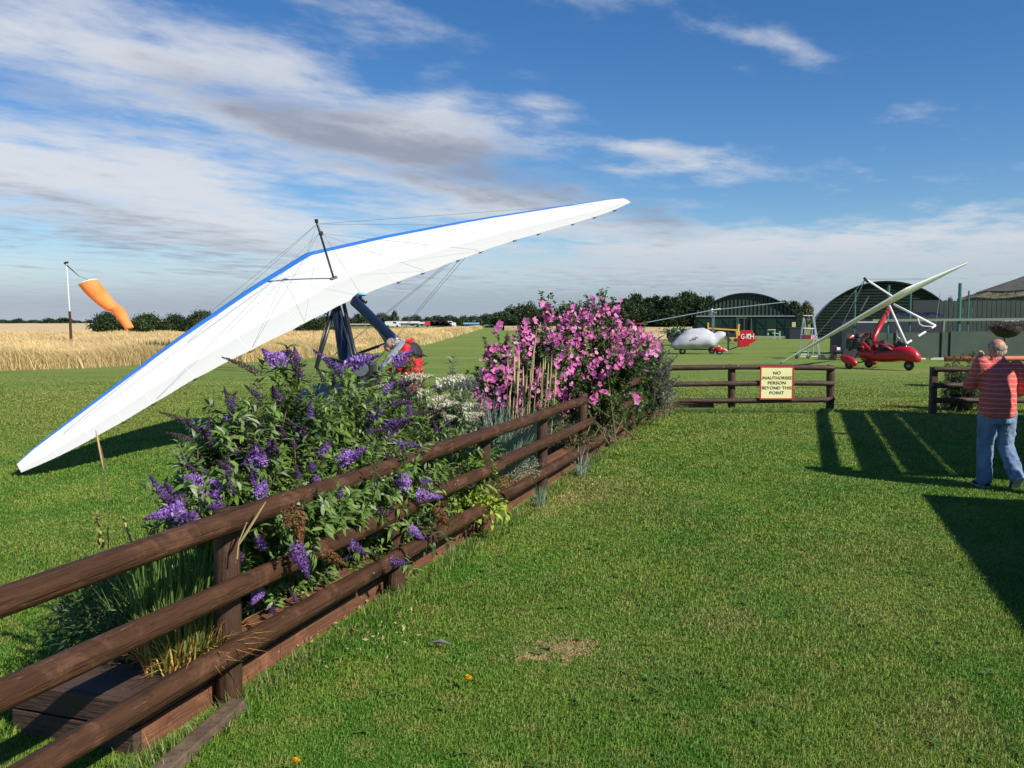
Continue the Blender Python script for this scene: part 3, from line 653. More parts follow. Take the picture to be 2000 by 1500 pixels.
# raised flower bed behind the posts
bed = empty('raised_flower_bed', fl(4, .4), 'long raised flower bed of dark red-brown boards behind the fence', 'planter')
hb = BEDH/2-.002; segs = [BED0, .55, 1.75, 3.4, 5.2, 7.0, 8.9, 10.7, 12.4, BED1]
bf_o = .075
for k in range(2):
    for i in range(len(segs)-1):
        b = MB(); a = fl(segs[i]+.003, bf_o+.02, k*(hb+.006)+hb/2-.005); c = fl(segs[i+1]-.003, bf_o+.02, k*(hb+.006)+hb/2-.005); b.bar(a, c, .045, hb); b.build('board', M['plank'], bed, bevel=.004)
    b = MB(); b.bar(fl(BED0-.024, bf_o-.003, k*(hb+.004)+hb/2), fl(BED0-.024, BEDW+.06, k*(hb+.004)+hb/2), .045, hb-.006); b.build('end_board', M['plank_dark'], bed, bevel=.004)
    b = MB(); b.bar(fl(BED0, BEDW+.04, k*(hb+.003)+hb/2), fl(BED1, BEDW+.04, k*(hb+.003)+hb/2), .045, hb); b.build('board', M['plank_dark'], bed)
b = MB(); b.box(fl(BED0+.13, (BEDW+bf_o)/2+.02, BEDH-.012), (.30, BEDW-.04, .03), rz=0, M=Matrix((FD, FL, Vector((0, 0, 1)))).transposed() @ Matrix.Scale(1, 3)); b.build('end_shelf', M['plank_dark'], bed, bevel=.004)
b = MB(); b.bar(fl(BED0+.3, bf_o+.06, BEDH+.014), fl(BED1, bf_o+.06, BEDH+.014), .12, .028); b.build('capping_board', M['plank'], bed, bevel=.004)
b = MB(); rows = []
for i in range(60):
    t = BED0+.25+(BED1-BED0-.3)*i/59; rows.append([fl(t, bf_o+.06+(BEDW-.1)*j/5, BEDH-.03+.03*R_.random()) for j in range(6)])
b.loft(rows, closed=False); b.build('soil', M['soil'], bed, smooth=True)
# weathered edging board in the grass, near left
b = MB(); b.bar(g(296, 1530, .02), g(466, 1378, .03), .085, .07); tag(b.build('edging_board', M['oldwood'], bevel=.008), 'weathered grey-brown edging board lying in the grass at the near fence post', 'board')

YF = 17.93
f2 = empty('wooden_fence', (5.0, YF, 0), 'brown three-rail fence carrying the warning sign, across the back of the lawn', 'fence')
xg = lambda u, Y: (u-1000)/FPX*Y
for u in (1297, 1430, 1623.5):
    b = MB(); x = xg(u, YF); wobble_tube(b, (x, YF, -.1), (x, YF, .955), .075 if u < 1600 else .082, seg=5, amp=.004); b.build('post', M['post_w'], f2, smooth=True)
x0, x1 = xg(1286, YF), xg(1629, YF)
for z in (.905, .575, .235):
    b = MB(); wobble_tube(b, (x0, YF-.09 if z != .575 else YF-.09, z), (x1-.02, YF-.09, z-.0), .055, seg=16, amp=.012); b.build('rail', M['rail_x'], f2, smooth=True)
b = MB(); wobble_tube(b, (xg(1280, 17.7), 17.70, .03), (xg(1612, 17.7), 17.70, .03), .06, seg=12, amp=.008); b.build('ground_log', M['oldwood'], f2, smooth=True)
YG = 17.45
f3 = empty('wooden_fence', (9.5, YG, 0), 'brown three-rail fence on the right, shaded, beside the man in the striped shirt', 'fence')
for x in (xg(1825, YG), 10.75, 12.9):
    b = MB(); b.box((x, YG, .44), (.12, .12, 1.0)) if x < 9 else wobble_tube(b, (x, YG, -.1), (x, YG, .95), .07, seg=5); b.build('post', M['post_w'], f3, bevel=.008)
for z in (.895, .585, .27):
    b = MB(); wobble_tube(b, (xg(1819, YG), YG-.10, z), (13.4, YG-.10, z), .056, seg=12, amp=.008); b.build('rail', M['rail_x'], f3, smooth=True)

# warning sign on the far fence
sx, sz = xg(1518.5, YF-.17), .60
sg = empty('warning_sign', (sx, YF-.17, sz), 'pale yellow warning sign with red border fixed to the back fence', 'sign')
sw, sh_ = .665, .66
b = MB(); b.box((sx, YF-.165, sz), (sw, .014, sh_)); b.build('panel', mat('sign_yellow', (.86, .80, .33), .5, col2=(.88, .84, .46), nscale=2), sg)
b = MB()
for (cx, cz, w_, h_) in ((sx, sz+sh_/2, sw+.03, .03), (sx, sz-sh_/2, sw+.03, .03), (sx-sw/2, sz, .03, sh_-.03), (sx+sw/2, sz, .03, sh_-.03)): b.box((cx, YF-.167, cz), (w_, .022, h_))
b.build('border', mat('sign_red', (.50, .035, .035), .5), sg)
def text_mesh(name, body, size, loc, rot, m, parent, xs_=1.0, align='CENTER', ext=.001):
    cu = bpy.data.curves.new(name, 'FONT'); cu.body = body; cu.size = size; cu.align_x = align; cu.align_y = 'CENTER'; cu.extrude = ext; cu.space_character = 1.05; cu.offset = size*.004
    to = bpy.data.objects.new(name, cu); C.objects.link(to); bpy.context.view_layer.update()
    me = bpy.data.meshes.new_from_object(to.evaluated_get(bpy.context.evaluated_depsgraph_get())); bpy.data.objects.remove(to)
    me.materials.clear(); me.materials.append(m); o = bpy.data.objects.new(name, me); C.objects.link(o); o.parent = parent
    Mx = Matrix.Translation(Vector(loc)-wloc(parent)) @ rot.to_4x4() @ Matrix.Diagonal((xs_, 1, 1, 1)); me.transform(Mx); return o
RX = Matrix.Rotation(PI/2, 3, 'X')
M['ink'] = mat('black_lettering', (.02, .02, .02), .6)
for i, (ln, xs_) in enumerate((('NO', 1.15), ('UNAUTHORISED', 1.0), ('PERSON', 1.15), ('BEYOND THIS', 1.08), ('POINT', 1.15))):
    text_mesh('lettering', ln, .088, (sx, YF-.176, sz+.20-.102*i), RX, M['ink'], sg, xs_*.98)

# wooden box step behind the flower bed end
P = Vector((xg(1337, 18.9), 18.6, 0)); r = empty('box_step', P, 'low open wooden box step lying behind the fence near the flower bed end', 'box')
b = MB(); w_, d_, h_ = .95, .8, .16
for (cx, cy, a, c_) in ((0, -d_/2, w_, .05), (0, d_/2, w_, .05)): b.box(P+Vector((cx, cy, h_/2)), (a, c_, h_))
b.box(P+Vector((-w_/2, 0, h_/2)), (.05, d_-.06, h_)); b.box(P+Vector((w_/2, 0, h_/2)), (.05, d_-.06, h_)); b.build('frame', M['oldwood'], r, bevel=.005)
b = MB(); b.box(P+Vector((0, 0, .012)), (w_-.1, d_-.1, .01)); b.build('dark_base', M['dark'], r)

# ---------------------------------------------------------------- flexwing microlights
def sail(name, parent, N0, a, k, n, half, sweep, root_c, tip_c, thick, mats, tefn=None, lefn=None, camber=.05, bands=(0, .05, .7, 1.01), nspan=48, dihedral=0.0, tip_drop=0):
    """double surface swept wing: spanwise a, keel forward k, up n. thickness near the leading edge"""
    ss = sorted(set([round(-half+2*half*i/nspan, 4) for i in range(nspan+1)]+[0.0])); prof = [0, .012, .035, .06, .12, .2, .3, .42, .55, .66, .7, .8, .9, 1.0]
    b = MB(); ringsU, ringsL = [], []
    for s in ss:
        q = abs(s)/half; le = lefn(abs(s)) if lefn else -sweep*(q if q > .03 else .03*.5+q*.5)
        te = tefn(q) if tefn else -(root_c+(sweep+tip_c-root_c)*q)
        c_ = le-te; th = thick*(1-.62*q); U_, L_ = [], []
        sc = 1.0-.012*abs(math.sin(s*PI/.62)) if q < .97 else 1
        for f in prof:
            y = le-c_*f*sc
            zc = camber*c_*4*f*(1-f)*(1-.3*q)+dihedral*abs(s)
            t_ = th*(1.35*math.sqrt(f)-1.45*f+.12*f*f) if f < .7 else max(.0, th*.03)
            t_ = max(t_, .002)
            U_.append(N0+a*s+k*y+n*(zc+t_*.55)); L_.append(N0+a*s+k*y+n*(zc-t_*.45))
        ringsU.append(U_); ringsL.append(L_)
    np_ = len(prof)
    def strip(rings, sel, mi, flip):
        for i in range(len(rings)-1):
            for j in range(np_-1):
                if sel(prof[j]): b.add([rings[i][j], rings[i+1][j], rings[i+1][j+1], rings[i][j+1]], [(0, 1, 2, 3) if flip else (3, 2, 1, 0)], mi)
    return b, ringsU, ringsL, strip, ss, prof
def wire(b, p, q, r=.0022, sag=0.0):
    p, q = Vector(p), Vector(q); b.tube([p, (p+q)/2-Vector((0, 0, sag)), q], r, 5)

# main wing frame solved from its real tip, nose and keel positions
a_ = Vector((7.830, 4.875, 3.812)).normalized(); Nn = Vector((-3.344, 14.22, 2.959)); Mid = (Vector((-5.875, 10.285, .12))+Vector((1.955, 15.16, 3.932)))/2
k_ = (Nn-Mid).normalized(); n_v = a_.cross(k_).normalized()
def WP(s, y, z=0): return Nn+a_*s+k_*y+n_v*z
M['sail'] = mat('white_sail', (.86, .85, .78), .55, col2=(.82, .81, .74), nscale=.9, trans=.12, bump=.35, bscale=1.6, stretch=(1, 1, 1.6))
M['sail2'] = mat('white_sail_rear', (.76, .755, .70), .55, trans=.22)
M['sailblue'] = mat('blue_sail', (.045, .21, .62), .45)
M['seam'] = mat('sail_seam', (.9, .9, .88), .5)
wing = empty('hang_glider_wing', WP(0, -1.1), 'white microlight wing with blue leading edge, left tip resting on the grass', 'aircraft wing')
tev = [(0, 1.76), (.11, 1.79), (.22, 1.86), (.43, 1.95), (.54, 2.02), (.74, 2.24), (.84, 2.33), (.93, 2.38), (1, 2.36)]
lev = [(0, .005), (.12, .04), (.5, .16), (1.2, .38), (1.8, .62), (2.45, .88), (2.94, 1.10), (3.44, 1.34), (4.04, 1.63), (4.72, 1.97), (4.93, 2.09), (5.0, 2.16)]
def lef(s):
    for (q0, v0), (q1, v1) in zip(lev, lev[1:]):
        if s <= q1: return -(v0+(v1-v0)*(s-q0)/(q1-q0))
    return -lev[-1][1]
def tef(q):
    for (q0, v0), (q1, v1) in zip(tev, tev[1:]):
        if q <= q1: return -(v0+(v1-v0)*(q-q0)/(q1-q0))
    return -tev[-1][1]
b, RU, RL, strip, ss, prof = sail('sail', wing, Nn, a_, k_, n_v, 5.0, 2.2, 1.76, .2, .15, None, tef, lef, .03)
strip(RU, lambda f: f < .12, 0, True); strip(RL, lambda f: f < .06, 0, False)
b.build('leading_edge', M['sailblue'], wing, smooth=True)
b, RU, RL, strip, ss, prof = sail('sail', wing, Nn, a_, k_, n_v, 5.0, 2.2, 1.76, .2, .15, None, tef, lef, .03)
strip(RU, lambda f: .12 <= f < .7, 0, True); strip(RL, lambda f: .06 <= f < .7, 0, False); b.build('sail', M['sail'], wing, smooth=True)
b, RU, RL, strip, ss, prof = sail('sail', wing, Nn, a_, k_, n_v, 5.0, 2.2, 1.76, .2, .15, None, tef, lef, .03)
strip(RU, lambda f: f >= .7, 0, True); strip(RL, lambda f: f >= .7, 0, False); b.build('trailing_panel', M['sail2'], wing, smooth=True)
# batten pockets as thin raised strips + batten ends
def surf(s, f):
    i = min(range(len(ss)), key=lambda i: abs(ss[i]-s)); u_ = RU[i]; j = max(j for j in range(len(prof)) if prof[j] <= f+1e-6); j = min(j, len(prof)-2); w_ = (f-prof[j])/(prof[j+1]-prof[j]); return u_[j]*(1-w_)+u_[j+1]*w_
for s in (-4.6, -4.2, -3.75, -3.25, -2.75, -1.8, -1.1, -.55, .55, 1.1, 1.65, 2.1, 2.7, 3.2, 3.7, 4.2, 4.6):
    b = MB(); b.tube([surf(s, f)-n_v*.001 for f in (.13, .2, .3, .5, .7, .9, 1.0)], .0052, 5); b.build('batten_pocket', M['seam'], wing)
    b = MB(); e_ = surf(s, 1.0); b.tube([e_, e_-k_*.05], .007, 5); b.tube([e_-k_*.03-a_*.035, e_-k_*.03+a_*.05], .005, 4); b.build('batten_tip', M['dtube'], wing)
KB = WP(-.09, -1.13, .06); KT = at(618.5, 434, (KB+n_v*.98).y)
b = MB(); b.tube([KB-n_v*.04, KT], .017, 8); b.build('king_post', M['dtube'], wing, smooth=True)
b = MB(); b.tube([KT, KT+n_v*.04], .028, 8); b.tube([KT-n_v*.22+a_*.02, KT-n_v*.17+a_*.04], .030, 7); b.tube([KB-a_*.05, KB+a_*.05], .032, 7); b.build('king_post_fitting', M['dtube'], wing)
b = MB()
for (s, y) in ((0, -.08), (-2.45, -1.2), (2.45, -1.2), (0, -1.75), (-4.4, -2.05), (4.4, -2.05)): wire(b, KT-n_v*.03, WP(s, y, .06))
for s in (-3.25, -1.8, -.95, 1.1, 2.1): wire(b, KT-n_v*.18, WP(s, tef(abs(s)/5)+.03, .02), .0018)
# lower rigging
CBL = at(617, 722, 12.6); CBR = at(704, 742, 12.0)
for pt in (CBL, CBR): wire(b, WP(2.45, -1.5, -.06), pt, .0032); wire(b, WP(2.3, -1.5, -.06), pt, .0032); wire(b, WP(-2.75, -1.5, -.06), pt, .0032); wire(b, WP(0, -.1, -.05), pt)
b.build('rigging_wire', M['wire'], wing)
b = MB(); b.tube([WP(0, -.06, -.03), WP(0, -1.9, -.04)], .028, 8); b.build('keel_tube', M['dtube'], wing, smooth=True)
b = MB(); kp = WP(0.03, -1.74, .0)
b.ball(kp+n_v*.01, (.085, .085, .03), 10, 6); b.build('keel_pocket', mat('pale_blue_cloth', (.25, .50, .78), .7), wing, smooth=True)
AX = WP(-.05, -1.2, -.08)
for pt in (CBL, CBR):
    b = MB(); b.tube([AX, pt], .030, 8); b.tube([AX-a_*.12, pt-a_*.02], .014, 6); b.build('control_frame_upright', M['dtube'], wing, smooth=True)
b = MB(); b.tube([CBL, CBR], .016, 8); b.build('control_bar', M['dtube'], wing, smooth=True)

# trike under the wing, mostly hidden by the shrubs
def Yt(u, v, Y): return at(u, v, Y)
trike = empty('microlight_trike', g(700, 850), 'dark blue trike with propeller standing under the white and blue wing', 'microlight')
def strut(p, q, w, t_, name, m):
    p, q = Vector(p), Vector(q); d = (q-p).normalized(); x = d.cross(Vector((0, 1, .2))).normalized(); y = d.cross(x); b = MB(); rings = []
    for s_, ww in ((0, w[0]), (.05, w[0]), (.95, w[1]), (1, w[1])): rings.append([p+(q-p)*s_+x*math.cos(j*PI/6)*ww/2+y*math.sin(j*PI/6)*t_ for j in range(12)])
    b.loft(rings); b.build(name, m, trike, smooth=True)
strut(Yt(656, 598, 13.15), Yt(681, 716, 12.55), (.15, .27), .05, 'mast_fairing', M['navy'])
strut(Yt(690, 586, 12.95), Yt(772, 664, 12.25), (.16, .13), .04, 'rear_strut_fairing', M['navy'])
b = MB(); b.tube([Yt(690, 590, 12.98), Yt(716, 622, 12.8), Yt(740, 644, 12.6), Yt(762, 678, 12.5)], .030, 8); b.tube([Yt(770, 661, 12.3), Yt(776, 668, 12.25)], .06, 8); b.tube([Yt(742, 646, 12.5), Yt(762, 672, 12.4)], .03, 8); b.build('rear_strut', M['gtube'], trike, smooth=True)
b = MB(); b.tube([Yt(760, 668, 12.3), Yt(692, 692, 12.7)], .014, 6); b.tube([Yt(740, 676, 12.42), Yt(706, 688, 12.62)], .022, 6); b.tube([Yt(681, 716, 12.5), Yt(640, 735, 12.9), Yt(618, 724, 12.6)], .014, 6); b.build('brace_tube', M['dtube'], trike)
hub = Yt(706, 722, 11.9)
def blade(p, q, w, name, m):
    p, q = Vector(p), Vector(q); d = (q-p).normalized(); x = d.cross(Vector((0, 1, 0))).normalized(); b = MB(); rings = []
    for s_, ww in ((0, .35), (.2, .75), (.5, 1), (.85, .85), (.97, .6), (1, .3)): rings.append([p+(q-p)*s_+x*math.cos(j*PI/4)*w*ww/2+Vector((0, 1, 0))*math.sin(j*PI/4)*.012 + Vector((0, math.cos(j*PI/4)*.03, 0)) for j in range(8)])
    b.loft(rings); return b.build(name, m, trike, smooth=True)
blade(hub, Yt(634, 700, 12.1), .10, 'propeller_blade', mat('blade_dark', (.03, .03, .035), .35))
b = MB(); b.ball(Yt(632, 699, 12.1), (.05, .02, .035), 8, 6); b.build('propeller_tip', M['white'], trike, smooth=True)
bw = mat('blade_white', (.62, .63, .66), .3)
blade(Yt(740, 724, 11.9), Yt(790, 664, 11.85), .095, 'propeller_blade', bw)
blade(hub, Yt(716, 800, 11.9), .10, 'propeller_blade', bpy.data.materials['blade_dark'])
b = MB(); b.disc(hub, .09, (0, 1, 0), .12); b.build('propeller_hub', M['gtube'], trike)
# engine, seat pod and wheels
b = MB(); b.box(hub+Vector((-.05, .35, -.08)), (.36, .4, .34)); b.box(hub+Vector((-.05, .35, .14)), (.2, .3, .14)); b.disc(hub+Vector((.12, .2, -.1)), .05, (1, 0, .2), .25); b.build('engine', M['dtube'], trike, bevel=.03)
b = MB(); PC = g(675, 850)
for (s_, wx, z0, z1) in (): pass
rings = []
for (y, w, z0, z1) in ((-.5, .2, .45, .75), (-.2, .5, .35, .9), (.4, .6, .28, .85), (1.0, .55, .25, .75), (1.5, .4, .28, .62), (1.85, .12, .36, .46)):
    c = PC+Vector((-y*.75, y*.65, 0)); sd2 = Vector((.65, .75, 0)); rings.append([c+sd2*math.cos(j*PI/6)*w/2+Vector((0, 0, (z0+z1)/2+math.sin(j*PI/6)*(z1-z0)/2)) for j in range(12)])
b.loft(rings); b.build('pod', M['navy'], trike, smooth=True)
for off in ((.7, .55), (-.45, -.75)):
    b = MB(); c = PC+Vector((off[0], off[1], .2)); b.wheel(c, .2, .07, (.65, .75, 0)); w = b.build('wheel', M['black'], trike, smooth=True); b = MB(); b.disc(c, .1, (.65, .75, 0), .08); b.build('wheel_rim', M['gtube'], w)
    b = MB(); b.tube([c, PC+Vector((0, 0, .4))], .025, 6); b.build('axle', M['dtube'], trike)
c = PC+Vector((-1.3, 1.15, .2)); b = MB(); b.wheel(c, .2, .07, (.65, .75, 0)); b.build('wheel', M['black'], trike, smooth=True)

# ---------------- things lying on the grass by the wing
b = MB(); P = g(385, 848); b.ball(P+Vector((0, 0, .12)), (.19, .17, .15), 14, 9); tag(b.build('flight_helmet', mat('grey_helmet', (.15, .165, .16), .45, col2=(.24, .25, .245), nscale=6), smooth=True), 'grey-blue flying helmet lying on the grass in the shadow of the wing', 'helmet')
P = g(885, 762); b = MB(); pts = [P+Vector((-.55+.12*i, .1*math.sin(i*.4), .0)) for i in range(13)]
rings = []
for i in range(14):
    s_ = i/13; x = -.72+1.75*s_; r_ = .05+.17*math.sin(min(1, s_*1.6)*PI/2)*(1-.25*s_)*(1 if s_ < .95 else .5); rings.append([P+Vector((x, math.cos(j*PI/5)*r_*1.2, max(.0, r_*.55+math.sin(j*PI/5)*r_*.9))) for j in range(10)])
b.loft(rings); tag(b.build('wing_bag', mat('dark_grey_cloth', (.045, .05, .062), .8, bump=.6, bscale=6), smooth=True), 'dark grey wing bag lying on the grass behind the white buddleia', 'bag')

# ---------------- windsock
Yw = 60.0; base = Vector((xg(140, Yw), Yw, 0)); ws = empty('windsock', base, 'orange windsock hanging from a thin pole in the golden meadow', 'windsock')
zt = lambda v, Y=Yw: at(0, v, Y).z
b = MB(); b.tube([base, Vector((xg(139, Yw), Yw, zt(608)))], [.10, .085], 8); b.build('lower_post', M['rail'], ws)
b = MB(); b.tube([Vector((xg(139, Yw), Yw, zt(608))), Vector((xg(136, Yw), Yw, zt(514)))], .04, 8); b.build('pole', M['white'], ws)
top = Vector((xg(135, Yw), Yw, zt(514)))
b = MB(); b.tube([top+Vector((-.12, 0, .02)), at(155, 540, Yw)], [.05, .02], 6); b.tube([top+Vector((-.1, 0, 0)), top+Vector((.15, 0, .06))], .08, 6); b.tube([at(155, 540, Yw), at(172, 546, Yw)], .012, 5); b.build('swivel_arm', M['dtube'], ws)
rings = []; spine = [(172.5, 552, 14.5, -35), (183, 566, 14.3, -38), (196, 580, 13.2, -42), (209, 593, 11.4, -44), (220, 602, 10.2, -45), (229, 603.5, 9.6, -40), (236, 614, 9.2, -30), (243, 626, 7.8, -28), (253, 641, 6.8, -28)]
b = MB()
for (u, v, r_, rot) in spine:
    c = at(u, v, Yw); k = c.y/FPX; R1 = r_*k*1.12
    ax = Vector((math.sin(rad(90+rot)), 0, math.cos(rad(90+rot))))
    rings.append([c+Vector((math.cos(rad(-rot-12))*math.cos(th), 0, math.sin(rad(-rot-12))*math.cos(th)))*R1*(1+.04*math.sin(3*th+u))+Vector((.25, 1, 0)).normalized()*math.sin(th)*R1 for th in [2*PI*j/20 for j in range(20)]])
b.loft(rings, cap=False); b.build('sock', M['orange'], ws, smooth=True)
b = MB(); b.tube([p for p in rings[0]]+[rings[0][0]], .035, 5, cap=False); b.build('hoop', M['white'], ws)

# ---------------- red microlight
rl = empty('red_microlight', g(1730, 716), 'red two-seat microlight trike parked under its tilted white and red wing', 'microlight')
a2 = Vector((8.7, 2.4, 4.2)).normalized(); N2 = Vector((15.62, 34.7, 3.18)); M2 = Vector((15.45, 37.2, 2.2)); k2 = (N2-M2).normalized(); k2 = (k2-a2*k2.dot(a2)).normalized(); n2 = a2.cross(k2).normalized()
def W2P(s, y, z=0): return N2+a2*s+k2*y+n2*z
M['sailred'] = mat('red_sail', (.36, .02, .022), .6, trans=.18)
M['sailgw'] = mat('white_leading_edge', (.80, .81, .78), .5)
w2 = empty('hang_glider_wing', W2P(0, -1), 'white microlight wing with red underside, tilted over the red trike', 'aircraft wing')
b, RU, RL, strip, ss, prof = sail('sail', w2, N2, a2, k2, n2, 5.0, 2.35, 2.0, .35, .34, None, None, None, .05)
strip(RU, lambda f: True, 0, True); strip(RL, lambda f: f < .12, 0, False); b.build('sail_upper', M['sailgw'], w2, smooth=True)
b, RU, RL, strip, ss, prof = sail('sail', w2, N2, a2, k2, n2, 5.0, 2.35, 2.0, .35, .34, None, None, None, .05)
strip(RL, lambda f: f >= .12, 0, False); b.build('sail_underside', M['sailred'], w2, smooth=True)
b = MB(); kp0 = W2P(0, -.9, .1); b.tube([kp0, at(1690, 545, kp0.y)], .045, 7); b.build('king_post', M['white'], w2)
KT2 = at(1690, 545, kp0.y); b = MB(); b.tube([KT2+Vector((-.05, 0, .05)), KT2+Vector((.12, 0, -.12))], .06, 6); b.build('king_post_fitting', M['dtube'], w2)
b = MB()
for s in (-2.6, -4.2, 2.6): wire(b, KT2, W2P(s, -.5*abs(s)-.2, .1), .012)
wire(b, KT2, at(1668, 600, kp0.y+.8), .012)
b.tube([at(1681, 607, 36.5), at(1697, 578, 36.5)], .03, 6)
A1 = at(1737, 597, 34.9); A2_ = at(1745, 594, 34.9); BL = at(1770, 671, 33.6); BR = at(1827, 636, 34.4)
wire(b, BR, at(1836, 575, 36.5), .012); wire(b, BL, at(1655, 655, 35.5), .012); b.build('rigging_wire', M['gtube'], w2)
for p, q in ((A1, BL), (A2_, BR)):
    b = MB(); b.tube([p, q], .045, 8); b.build('control_frame_upright', M['white'], w2, smooth=True)
b = MB(); b.tube([BL, BR], .022, 6); b.build('control_bar', M['black'], w2)
for (s0, s1) in ((0, .17), (.40, .65), (.86, 1)):
    b = MB(); b.tube([BL+(BR-BL)*s0, BL+(BR-BL)*s1], .04, 8); b.build('bar_grip', M['white'], w2)
b = MB(); b.tube([at(1792, 619, 34.6), at(1796, 633, 34.5), at(1803, 637, 34.5), at(1820, 638, 34.4)], .022, 6); b.tube([at(1751, 645, 34.2), at(1752, 657, 34.1), at(1758, 662, 34), at(1766, 664, 33.8)], .022, 6); b.build('handle_loop', M['white'], w2)
# trike body: heading right and towards the lawn
hd = Vector((.64, -.768, 0)).normalized(); hs_ = Vector((.768, .64, 0)).normalized(); FW = g(1775, 724); TS = .88; O2 = FW-hd*2.1*TS
def T(x, y, z): return O2+hd*x*TS+hs_*y*TS*(.9 if abs(y) > .8 else 1)+Vector((0, 0, z))
def pod(secs, name, m, parent, n=14):
    b = MB(); b.loft([[T(x, math.cos(2*PI*j/n)*w/2, zc+math.copysign(abs(math.sin(2*PI*j/n))**.8, math.sin(2*PI*j/n))*h/2) for j in range(n)] for (x, w, zc, h) in secs]); return b.build(name, m, parent, smooth=True)
pod([(-.25, .25, .62, .30), (0, .50, .60, .42), (.5, .66, .55, .50), (1.0, .70, .56, .56), (1.4, .68, .60, .60), (1.8, .64, .66, .62), (2.15, .56, .62, .58), (2.42, .42, .54, .46), (2.58, .18, .46, .24)], 'pod', M['red'], rl)
b = MB(); b.box(T(.72, 0, .80), (.9, .4, .12), M=Matrix((hd, hs_, Vector((0, 0, 1)))).transposed()); b.ball(T(.3, 0, .95), (.22, .2, .28), 10, 7); b.ball(T(.95, 0, .9), (.2, .2, .26), 10, 7); b.ball(T(1.15, 0, .78), (.45, .34, .12), 12, 7, M=Matrix((hd, hs_, Vector((0, 0, 1)))).transposed()); b.build('seat', M['black'], rl, bevel=.02)
for sgn in (-1, 1):
    b = MB(); b.tube([T(-.1, .26*sgn, 1.0), T(.2, .31*sgn, .98), T(.5, .34*sgn, .78), T(.75, .36*sgn, .58)], [.05, .08, .07, .04], 8); b.tube([T(.5, .22*sgn, 1.08), T(1.0, .30*sgn, .98), T(1.5, .30*sgn, .78)], [.03, .035, .04], 8); b.build('side_fairing', M['red'], rl, smooth=True)
pod([(1.5, .3, .9, .1), (1.65, .40, 1.0, .30), (1.9, .34, .93, .2), (2.05, .2, .86, .08)], 'windscreen', mat('smoked_screen', (.012, .016, .015), .12), rl)
b = MB(); b.tube([T(.45, 0, .7), T(.50, 0, 1.25), at(1738, 600, 35.3)], [.11, .10, .08], 10); b.build('mast', M['red'], rl, smooth=True)
b = MB(); b.tube([T(.2, .12, .9), T(.3, .1, 1.4), at(1731, 610, 35.4)], .035, 6); b.build('mast_brace', M['dtube'], rl)
hb2 = T(-.75, 0, 1.08)
b = MB(); b.box(T(-.42, 0, .98), (.5, .4, .42), M=Matrix((hd, hs_, Vector((0, 0, 1)))).transposed()); b.ball(T(-.3, .1, 1.25), .16, 8, 6); b.tube([T(-.5, -.25, .7), T(-.4, -.3, 1.1)], .08, 8); b.build('engine', M['dtube'], rl, bevel=.04)
for (u, v) in ((1670, 656), (1720, 646), (1712, 690)):
    q = at(u, v, hb2.y+.1); hbp = Vector(hb2); d = (q-hbp).normalized(); x = d.cross(Vector((0, 1, 0))).normalized(); b = MB(); L_ = min((q-hbp).length, .95)
    b.loft([[hbp+d*L_*s_+x*math.cos(j*PI/4)*.11*w+Vector((0, 1, 0))*math.sin(j*PI/4)*.02 for j in range(8)] for s_, w in ((.05, .3), (.25, .8), (.55, 1), (.85, .8), (.97, .45), (1, .15))]); b.build('propeller_blade', M['red'], rl, smooth=True)
b = MB(); b.disc(hb2, .09, hd, .16); b.build('propeller_hub', M['gtube'], rl)
for yy in (-.95, .95):
    c = T(-.15, yy, .19); b = MB(); b.wheel(c, .19, .075, hs_); wq = b.build('wheel', M['black'], rl, smooth=True); b = MB(); b.disc(c, .08, hs_, .1); b.build('rim', M['gtube'], wq)
    b = MB(); n = 12; b.loft([[c+hd*(x+0)+hs_*math.cos(2*PI*j/n)*w/2+Vector((0, 0, zc+math.sin(2*PI*j/n)*h/2)) for j in range(n)] for (x, w, zc, h) in ((-.42, .04, .28, .05), (-.3, .16, .22, .25), (-.05, .22, .14, .38), (.15, .22, .10, .36), (.28, .14, .04, .2), (.33, .04, .02, .06))])
    b.build('wheel_spat', M['red'], rl, smooth=True)
    b = MB(); b.tube([c+hs_*(-.1 if yy > 0 else .1), T(.05, .2*np.sign(yy), .85)], .022, 6); b.tube([c+hs_*(-.1 if yy > 0 else .1), T(.5, .2*np.sign(yy), .36)], .026, 6); b.build('undercarriage_leg', M['dtube'], rl)
c = T(2.1, 0, .2); b = MB(); b.wheel(c, .20, .08, hs_); wq = b.build('wheel', M['black'], rl, smooth=True); b = MB(); b.disc(c, .08, hs_, .12); b.build('rim', M['gtube'], wq)
b = MB(); b.tube([c+hs_*.12, T(2.05, .1, .6)], .025, 6); b.tube([c-hs_*.12, T(2.05, -.1, .6)], .025, 6); b.build('fork', M['dtube'], rl)

